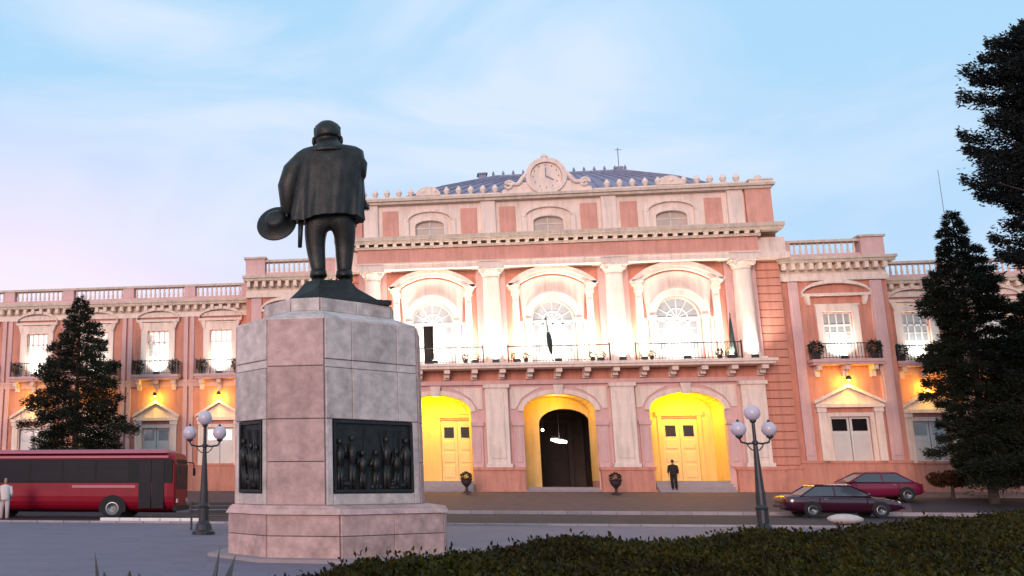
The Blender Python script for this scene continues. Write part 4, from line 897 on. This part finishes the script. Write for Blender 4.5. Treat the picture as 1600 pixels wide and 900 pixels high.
def on(x, y): 
    p = F(x, y, 0); p.z = (19.62 + y) / 9.82 * .12 if y < -9.8 else .266 + (y + 9.8) * .10125; return p
sedan(on(9.9, -11.2), -PSI, 'low dark maroon car on the road before the palace, right of the lamp post', 'maroon', 4.7)
sedan(on(13.6, -5.6), -PSI + PI, 'crimson car parked before the shuttered door of the right pavilion', 'magenta', 4.3)
# bus
bx = F(-24.1, -15.2, .02)
BS = empty('city_bus', bx, -PSI, label='long red city bus with dark windows passing before the left wing', cat='bus')
BL, BH, BW = 11.4, 3.05, 1.25     # front at +x
x0, x1 = -BL / 2, BL / 2
def bring(x, hw, z0, z1): return rring(x, hw, z0, z1, n=7)
MB().loft([bring(x0, 1.15, .5, 2.9), bring(x0 + .12, 1.24, .36, 3.0), bring(x1 - .35, 1.25, .34, 3.02), bring(x1 - .06, 1.2, .36, 2.95), bring(x1, 1.05, .5, 2.7)]).build('body', 'red', BS, smooth=False)
MB().loft([[(x, y, z) for x, y in ((x0 + .3 + g_, -1.12 + g_), (x1 - .4 - g_, -1.12 + g_), (x1 - .4 - g_, 1.12 - g_), (x0 + .3 + g_, 1.12 - g_))] for g_, z in ((0, 2.96), (.05, 3.08), (.25, 3.14))]).build('roof', 'redp', BS)
MB().box(x0 + .2, x1 - .3, -1.285, -1.25, 2.74, 2.84).build('gutter_strip', 'redp', BS)
for s_ in (-1, 1):
    y0_, y1_ = sorted((s_ * 1.25, s_ * 1.262))
    MB().box(x0 + .25, x1 - .12, y0_, y1_, 1.62, 2.68).build('window_band', 'rubber', BS)
    n = 7; span = (x1 - .5 - (x0 + .35)) / n
    for k in range(n):
        a = x0 + .35 + k * span; y2, y3 = sorted((s_ * 1.262, s_ * 1.275))
        if s_ < 0 and k == n - 1: continue
        MB().box(a + .04, a + span - .04, y2, y3, 1.68, 2.62).build('window', 'busglass', BS)
        MB().box(a + .04, a + span - .04, y2 - .004, y3 + .004, 2.3, 2.33).build('window_bar', 'rubber', BS)
for xd in (x1 - 1.62,):
    for k in range(2): MB().box(xd + k * .58 + .02, xd + k * .58 + .56, -1.285, -1.262, .5, 2.62).build('door', 'busglass', BS)
MB().box(x1 - 4.6, x1 - 1.75, -1.272, -1.252, 1.40, 1.52).build('side_stripe', 'redp', BS)
MB().box(x1 - .04, x1 + .012, -1.0, 1.0, 1.35, 2.45).build('windscreen', 'busglass', BS)
MB().box(x1 - .04, x1 + .02, -.8, .8, 2.5, 2.68).build('destination_box', 'rubber', BS)
for s_ in (-1, 1): MB().box(x1 - .02, x1 + .03, s_ * .85 - .12, s_ * .85 + .12, .75, .92).build('headlight', 'headl', BS); MB().tube([(x1 - .1, s_ * 1.2, 2.6), (x1 + .2, s_ * 1.35, 2.55), (x1 + .22, s_ * 1.38, 2.2)], .03, 6).box(x1 + .18, x1 + .26, s_ * 1.38 - .09, s_ * 1.38 + .09, 1.95, 2.3).build('mirror', 'rubber', BS)
MB().box(x1 - .1, x1 + .08, -1.15, 1.15, .38, .62).build('bumper', 'rubber', BS)
for xx in (x1 - 2.75, x0 + 2.9):
    for s_ in (-1, 1):
        y0_, y1_ = sorted((s_ * 1.2, s_ * 1.268)); MB().prism(arc(xx, .48, .6, .6, -.25, PI + .25, 16), y0_, y1_).build('wheel_arch', 'rubber', BS)
        W = wheel(BS, xx, s_ * 1.12, .48, .32, s_)
BS.scale = (1, 1, .95)
# white painted kerb noses by the road edge
e = empty('traffic_island', F(-20.5, -18.3, .0), -PSI, label='low white painted kerb island by the bus, left of the lamp post', cat='traffic island')
for k in range(5): MB().bbox(-.5 + k * .85, .33 + k * .85, -.18, .18, .0, .16, .03).build('kerb_block', 'whitep', e)
# pale boulder by the hedge right
rk = MB(); rs = random.Random(5); rr_ = []
for i in range(8):
    p = PI * i / 7; rr_.append([(.62 * math.sin(p) * math.cos(2 * PI * k / 14) * (1 + .12 * math.sin(k * 2.3 + i)), .4 * math.sin(p) * math.sin(2 * PI * k / 14) * (1 + .1 * math.sin(k * 1.7 + i)), .12 - .2 * math.cos(p)) for k in range(14)])
o = rk.loft(rr_).build('boulder', 'rock', None, (21.4, 36.2, .12), smooth=True); setp(o, 'pale low boulder at the road edge under the maroon car', 'boulder')

# ------------------------------------------------------------------ urns, pots, shrubs
def blob(n, r, c=(0, 0, 0), sq=1.0):
    d = rng.normal(size=(n, 3)); d /= np.linalg.norm(d, axis=1, keepdims=True); rr = r * rng.uniform(.75, 1.05, (n, 1)); P = d * rr * np.array([1, 1, sq]) + np.array(c); return P, d + rng.normal(0, .6, (n, 3))
def urn(loc, label, h=1.0, topi=True):
    e = empty('urn_planter', loc, label=label, cat='planter', group='dark urn planters before the arches')
    MB().box(-.2, .2, -.2, .2, 0, .08).lathe([(.16, .08), (.08, .16), (.07, .3), (.12, .38), (.26, .52), (.31, .72), (.36, .78), (.33, .8), (.28, .76)], 0, 0, 16).build('urn', 'terra', e, smooth=False)
    P, D = blob(500, .26, (0, 0, .9), .8); cards(P, D, .1, .05, 'foliage', 'potleaf', e)
    return e
u1 = urn(F(-5.5, -2.6, 1.0), 'dark urn planter on the pavement before the left arch')
u2 = clone(u1, loc=F(2.25, -3.2, .94)); u2['label'] = 'dark urn planter on the pavement, just right of the middle arch'
# potted plants on balconies
def pot(loc, label):
    e = empty('potted_plant', loc, label=label, cat='potted plant', group='potted plants on the balconies')
    MB().lathe([(.12, 0), (.17, .28), (.19, .3), (.16, .3)], 0, 0, 12).build('pot', 'terra', e)
    P, D = blob(260, .24, (0, 0, .52), 1.1); cards(P, D, .16, .05, 'foliage', 'potleaf', e)
    return e
p0 = None
def putpot(loc, label, sc=1.0):
    global p0
    if p0 is None: p0 = pot(loc, label); p0.scale = (sc,) * 3; return
    c = clone(p0, loc=loc, sc=(sc,) * 3); c['label'] = label
ordw = ['first', 'second', 'third', 'fourth', 'fifth', 'sixth']
for s_ in SIDE:
    for t_ in (-1, 1): putpot(F(s_ * PAVX + t_ * 1.5, PY - .5, 8.28), f'potted plant on the {"left" if s_ < 0 else "right"} pavilion balcony, at its {"left" if t_ < 0 else "right"} end', 1.25)
    for k, x in enumerate(WBX[:5] if s_ < 0 else WBX[:3]):
        for t_ in (-1, 1): putpot(F(s_ * x + t_ * 1.15, WY - .45, 8.28), f'potted plant at the {"left" if t_ < 0 else "right"} end of the {"left" if s_ < 0 else "right"} wing balcony {ordw[k]} from the pavilion', 1.15)
k = 0
for x in (-8.9, -8.3, -5.2, -4.6, -2.4, -1.8, 1.9, 2.4, 4.7, 5.1, 8.7, 9.2):
    k += 1; bay_w = 'left' if x < -3.5 else ('middle' if x < 3.5 else 'right'); sdw = 'left' if ((x < -7) or (-3.5 < x < 0) or (3.5 < x < 7)) else 'right'
    putpot(F(x, -1.05, 8.3), f'potted plant by the railing of the main balcony, {bay_w} bay, {sdw} side, {"outer" if k in (1, 4, 5, 8, 9, 12) else "inner"} of two', .7)
# flags
def flag(loc, dx, label, h=2.6, m='flag'):
    e = empty('flagpole', loc, -PSI, label=label, cat='flagpole')
    MB().tube([(0, 0, 0), (dx, -.5, h)], .03, 6).ball((dx, -.5, h), .06, 8, 6).build('pole', 'iron', e)
    rings = []
    for t_ in np.linspace(0, 1, 9):
        q = .30 + .38 * (1 - t_); c_ = Vector((dx * q, -.5 * q, h * q - .0)); w_ = .05 + .10 * math.sin(PI * min(1, t_ * .9 + .1))
        rings.append([(c_.x + w_ * math.cos(2 * PI * k / 12) * (1 + .25 * math.sin(k * 2.1)), c_.y + w_ * .6 * math.sin(2 * PI * k / 12), c_.z - .35 * t_) for k in range(12)])
    MB().loft(rings).build('flag', m, e, smooth=True)
flag(F(-.3, -1.2, 8.35), -.35, 'thin pole with a dark drooping flag on the balcony before the middle window', 2.4)
e = empty('flagpole', F(9.45, -1.0, 8.3), -PSI, label='dark tightly furled flag standing beside the rightmost balcony column', cat='flagpole')
MB().tube([(0, 0, 0), (.0, 0, 2.6)], .03, 6).build('pole', 'iron', e)
MB().loft([[(w_ * math.cos(2 * PI * k / 12) * (1 + .2 * math.sin(k * 2.1)), w_ * math.sin(2 * PI * k / 12), z) for k in range(12)] for w_, z in ((.02, 2.45), (.08, 2.0), (.13, 1.3), (.19, .6), (.24, .12))]).build('flag', 'flag', e, smooth=True)
# round dark brownish shrubs on the right forecourt
def shrub(loc, r, h, label, m='shrubleaf'):
    e = empty('clipped_shrub', loc, label=label, cat='shrub', group='clipped shrubs at the right of the forecourt')
    MB().tube([(0, 0, 0), (.03, 0, h * .5)], [.09, .06], 8).tube([(.03, 0, h * .4), (-.3, .1, h * .7)], .04, 5).tube([(.03, 0, h * .4), (.3, -.1, h * .7)], .04, 5).build('trunk', 'bark', e)
    PP = []; DD = []
    for i in range(9):
        a = i * 2.4; P, D = blob(420, r * .42, (r * .55 * math.cos(a), r * .55 * math.sin(a), h * .72 + .12 * math.sin(i * 3)), .6); PP.append(P); DD.append(D)
    cards(np.concatenate(PP), np.concatenate(DD), .13, .07, 'crown', m, e)
shrub(F(17.6, -5.0, .75), 1.0, 1.4, 'low spreading dark brownish shrub right of the crimson car')
shrub(F(19.6, -4.6, .8), .95, 1.5, 'small dark brownish tree-shaped shrub under the dark conifers')
shrub(F(22.2, -4.6, .8), .8, 1.3, 'dark brownish shrub nearest the right edge of the view')

# ------------------------------------------------------------------ hedge mass in front
edge = [(-1.6, 6.0), (-.55, 7.3), (.17, 8.6), (.96, 10.3), (2.35, 12.7), (4.5, 14.2), (8.6, 16.6), (13.3, 20.5), (22.5, 28.8), (34, 37)]
ex_ = np.array([p[0] for p in edge]); ey_ = np.array([p[1] for p in edge])
def hz(x, y):
    d = np.interp(x, ex_, ey_) - y
    h = .755 + .04 * np.sin(x * 1.3 + y * .7) + .035 * np.sin(x * 3.1 - y * 2.3) + .03 * np.sin(x * 7 + 1) * np.sin(y * 6)
    return h * np.clip(d / .35, 0, 1) ** .35
n = 650000
# denser near the viewer: sample distance then bearing
yy = 5.5 + 31 * rng.uniform(0, 1, n) ** 1.6; xx = rng.uniform(-2, 1, n) * 0 + (-.35 + 1.25 * rng.uniform(0, 1, n)) * yy
ok = yy < np.interp(xx, ex_, ey_); xx = xx[ok]; yy = yy[ok]
H_ = hz(xx, yy); dep = rng.exponential(.05, len(xx)); ed = np.interp(xx, ex_, ey_) - yy
zz = np.where(ed < .35, H_ * rng.uniform(.1, 1, len(xx)), H_ - dep); zz = zz + np.where((rng.uniform(0, 1, len(xx)) < .05) & (ed > .35), rng.uniform(.02, .11, len(xx)), 0) + .03 * np.sin(xx * 17 + 2 * np.sin(yy * 9)) * np.sin(yy * 14)
P = np.stack([xx, yy, zz], 1)
D = rng.normal(0, .75, (len(xx), 3)) + np.array([0, .0, .7])
ho = cards(P, D, .046 + .0019 * yy, .027 + .001 * yy, 'hedge_foliage', 'hedge'); setp(ho, 'dark green clipped ground hedge filling the foreground right of the pedestal', kind='stuff'); ho['category'] = 'hedge'
# soil and twig mass under the leaves
gx = np.linspace(-2.2, 33, 120); vs = []; fs = []; ny = 40
for x in gx:
    ye = float(np.interp(x, ex_, ey_)) - .12; y_s = max(3.0, min(ye - .5, x / 1.2 - 3))
    for j in range(ny):
        y = y_s + (ye - y_s) * (j / (ny - 1)) ** .8; z = float(hz(np.array(x), np.array(y))) - .12 if j < ny - 1 else -.01; vs.append((x, y, max(-.01, z)))
for i in range(len(gx) - 1):
    for j in range(ny - 1): a = i * ny + j; fs.append((a, a + 1, a + ny + 1, a + ny))
o = MB().add(vs, fs).build('hedge_twigs', 'earth', None, fix=False); o['kind'] = 'stuff'; setp(o, 'dark twiggy inside of the foreground hedge')
# spiky leaf tips bottom left
def agave(loc, label, n=9, h=.9):
    e = empty('agave_plant', loc, label=label, cat='plant', group='spiky plants at the bottom left')
    rs = random.Random(int(loc[0] * 100))
    for i in range(n):
        a = 2 * PI * i / n + rs.uniform(-.3, .3); tl = rs.uniform(.08, .6); ln_ = h * rs.uniform(.75, 1.1); pts = []; 
        rings = []
        for t_ in np.linspace(0, 1, 7):
            r_ = .08 + ln_ * math.sin(tl) * t_ ** 1.2; z = ln_ * math.cos(tl) * t_; w_ = .085 * (1 - t_) ** .6 * (1 + 1.2 * t_) + .003
            c_ = Vector((r_ * math.cos(a), r_ * math.sin(a), z)); sd2 = Vector((-math.sin(a), math.cos(a), 0)); up = Vector((math.cos(a) * -math.cos(tl), math.sin(a) * -math.cos(tl), math.sin(tl)))
            rings.append([tuple(c_ + sd2 * w_), tuple(c_ - up * w_ * .35), tuple(c_ - sd2 * w_), tuple(c_ + up * w_ * .12)])
        MB().loft(rings).build('leaf', 'agave', e)
    return e
agave((-1.02, 7.15, 0), 'dark spiky plant whose tips show left at the bottom edge', h=1.08)
agave((-.62, 7.05, 0), 'dark spiky plant whose tips show nearer the pedestal at the bottom edge', h=1.06)

# ------------------------------------------------------------------ walking person at the left
def person(loc, rz, label, m1='shirt', m2='trouser', nsh='shirt'):
    e = empty('person', loc, rz, label=label, cat='person')
    V = [(0, 0, .95), (0, 0, 1.15), (0, .01, 1.38), (0, 0, 1.48), (0, .02, 1.56),
         (-.09, 0, .9), (-.11, .06, .5), (-.11, -.02, .09), (.09, 0, .9), (.11, -.05, .5), (.11, -.16, .09),
         (-.19, 0, 1.40), (-.25, .03, 1.14), (-.24, -.10, .92), (.19, 0, 1.40), (.25, .0, 1.14), (.26, .12, .93)]
    E_ = [(0, 1), (1, 2), (2, 3), (3, 4), (0, 5), (5, 6), (6, 7), (0, 8), (8, 9), (9, 10), (2, 11), (11, 12), (12, 13), (2, 14), (14, 15), (15, 16)]
    skin('body', V, E_, [(.15, .11), (.135, .10), (.17, .11), .06, .05, .095, .062, .045, .095, .062, .045, .062, .045, .032, .062, .045, .032], 'skin', e, 2)
    MB().loft([[(r_ * .95 * math.cos(2 * PI * k / 14), .02 + r_ * 1.15 * math.sin(2 * PI * k / 14) - (.02 if (math.sin(2 * PI * k / 14) < -.9 and -.05 < z < .02) else 0), 1.64 + z) for k in range(14)] for r_, z in ((.03, -.12), (.06, -.09), (.075, -.02), (.08, .05), (.055, .11), (.01, .125))]).build('head', 'skin', e, smooth=True)
    MB().ball((0, .035, 1.675), (.088, .10, .095), 12, 8).build('hair', 'hair', e, smooth=True)
    MB().loft([[(hx_ * math.cos(2 * PI * k / 24) * (1 + .03 * math.sin(k * 3)), hy_ * math.sin(2 * PI * k / 24), z) for k in range(24)] for hx_, hy_, z in ((.07, .07, 1.49), (.2, .11, 1.45), (.215, .135, 1.36), (.19, .14, 1.15), (.205, .15, .92), (.2, .145, .84))]).tube([(-.19, 0, 1.42), (-.26, .02, 1.14), (-.25, -.08, .98)], [.085, .07, .055], 10).tube([(.19, 0, 1.42), (.26, .0, 1.14), (.265, .09, .98)], [.085, .07, .055], 10).build(nsh, m1, e, smooth=True)
    for a, b, c_ in (((-.09, 0, .92), (-.11, .06, .5), (-.11, -.02, .1)), ((.09, 0, .92), (.11, -.05, .5), (.11, -.16, .1))):
        MB().tube([a, b, c_], [.115, .088, .075], 12).build('trouser_leg', m2, e, smooth=True)
        MB().ball((c_[0], c_[1] - .05, .045), (.05, .13, .045), 10, 6).build('shoe', 'shoe', e, smooth=True)
    for x, y, z, s_ in ((-.24, -.10, .93, -1), (.26, .12, .94, 1)): hand((x, y, z), (0, -.15, -1), (0, 1, 0), 1.0, e, 'skin')
    return e
p_ = F(-24.6, -18.6, .02)
person((-11.15, 41.0, .0), R(20), 'person in a cream shirt and pale trousers walking past the red bus')
person(F(5.75, -.93, 1.165), R(150), 'dark clothed person standing on the steps of the yellow right arch', 'coat', 'coat', 'coat').scale = (.93, .93, .93)
# distant tall mast behind the right wing
e = empty('radio_mast', F(27.9, 12, 13.1), label='thin pale mast on the roof of the right wing', cat='mast')
MB().tube([(0, 0, 0), (0, 0, 9.6)], [.035, .02], 6).build('pole', 'slate', e)
print('objects', len(bpy.data.objects))
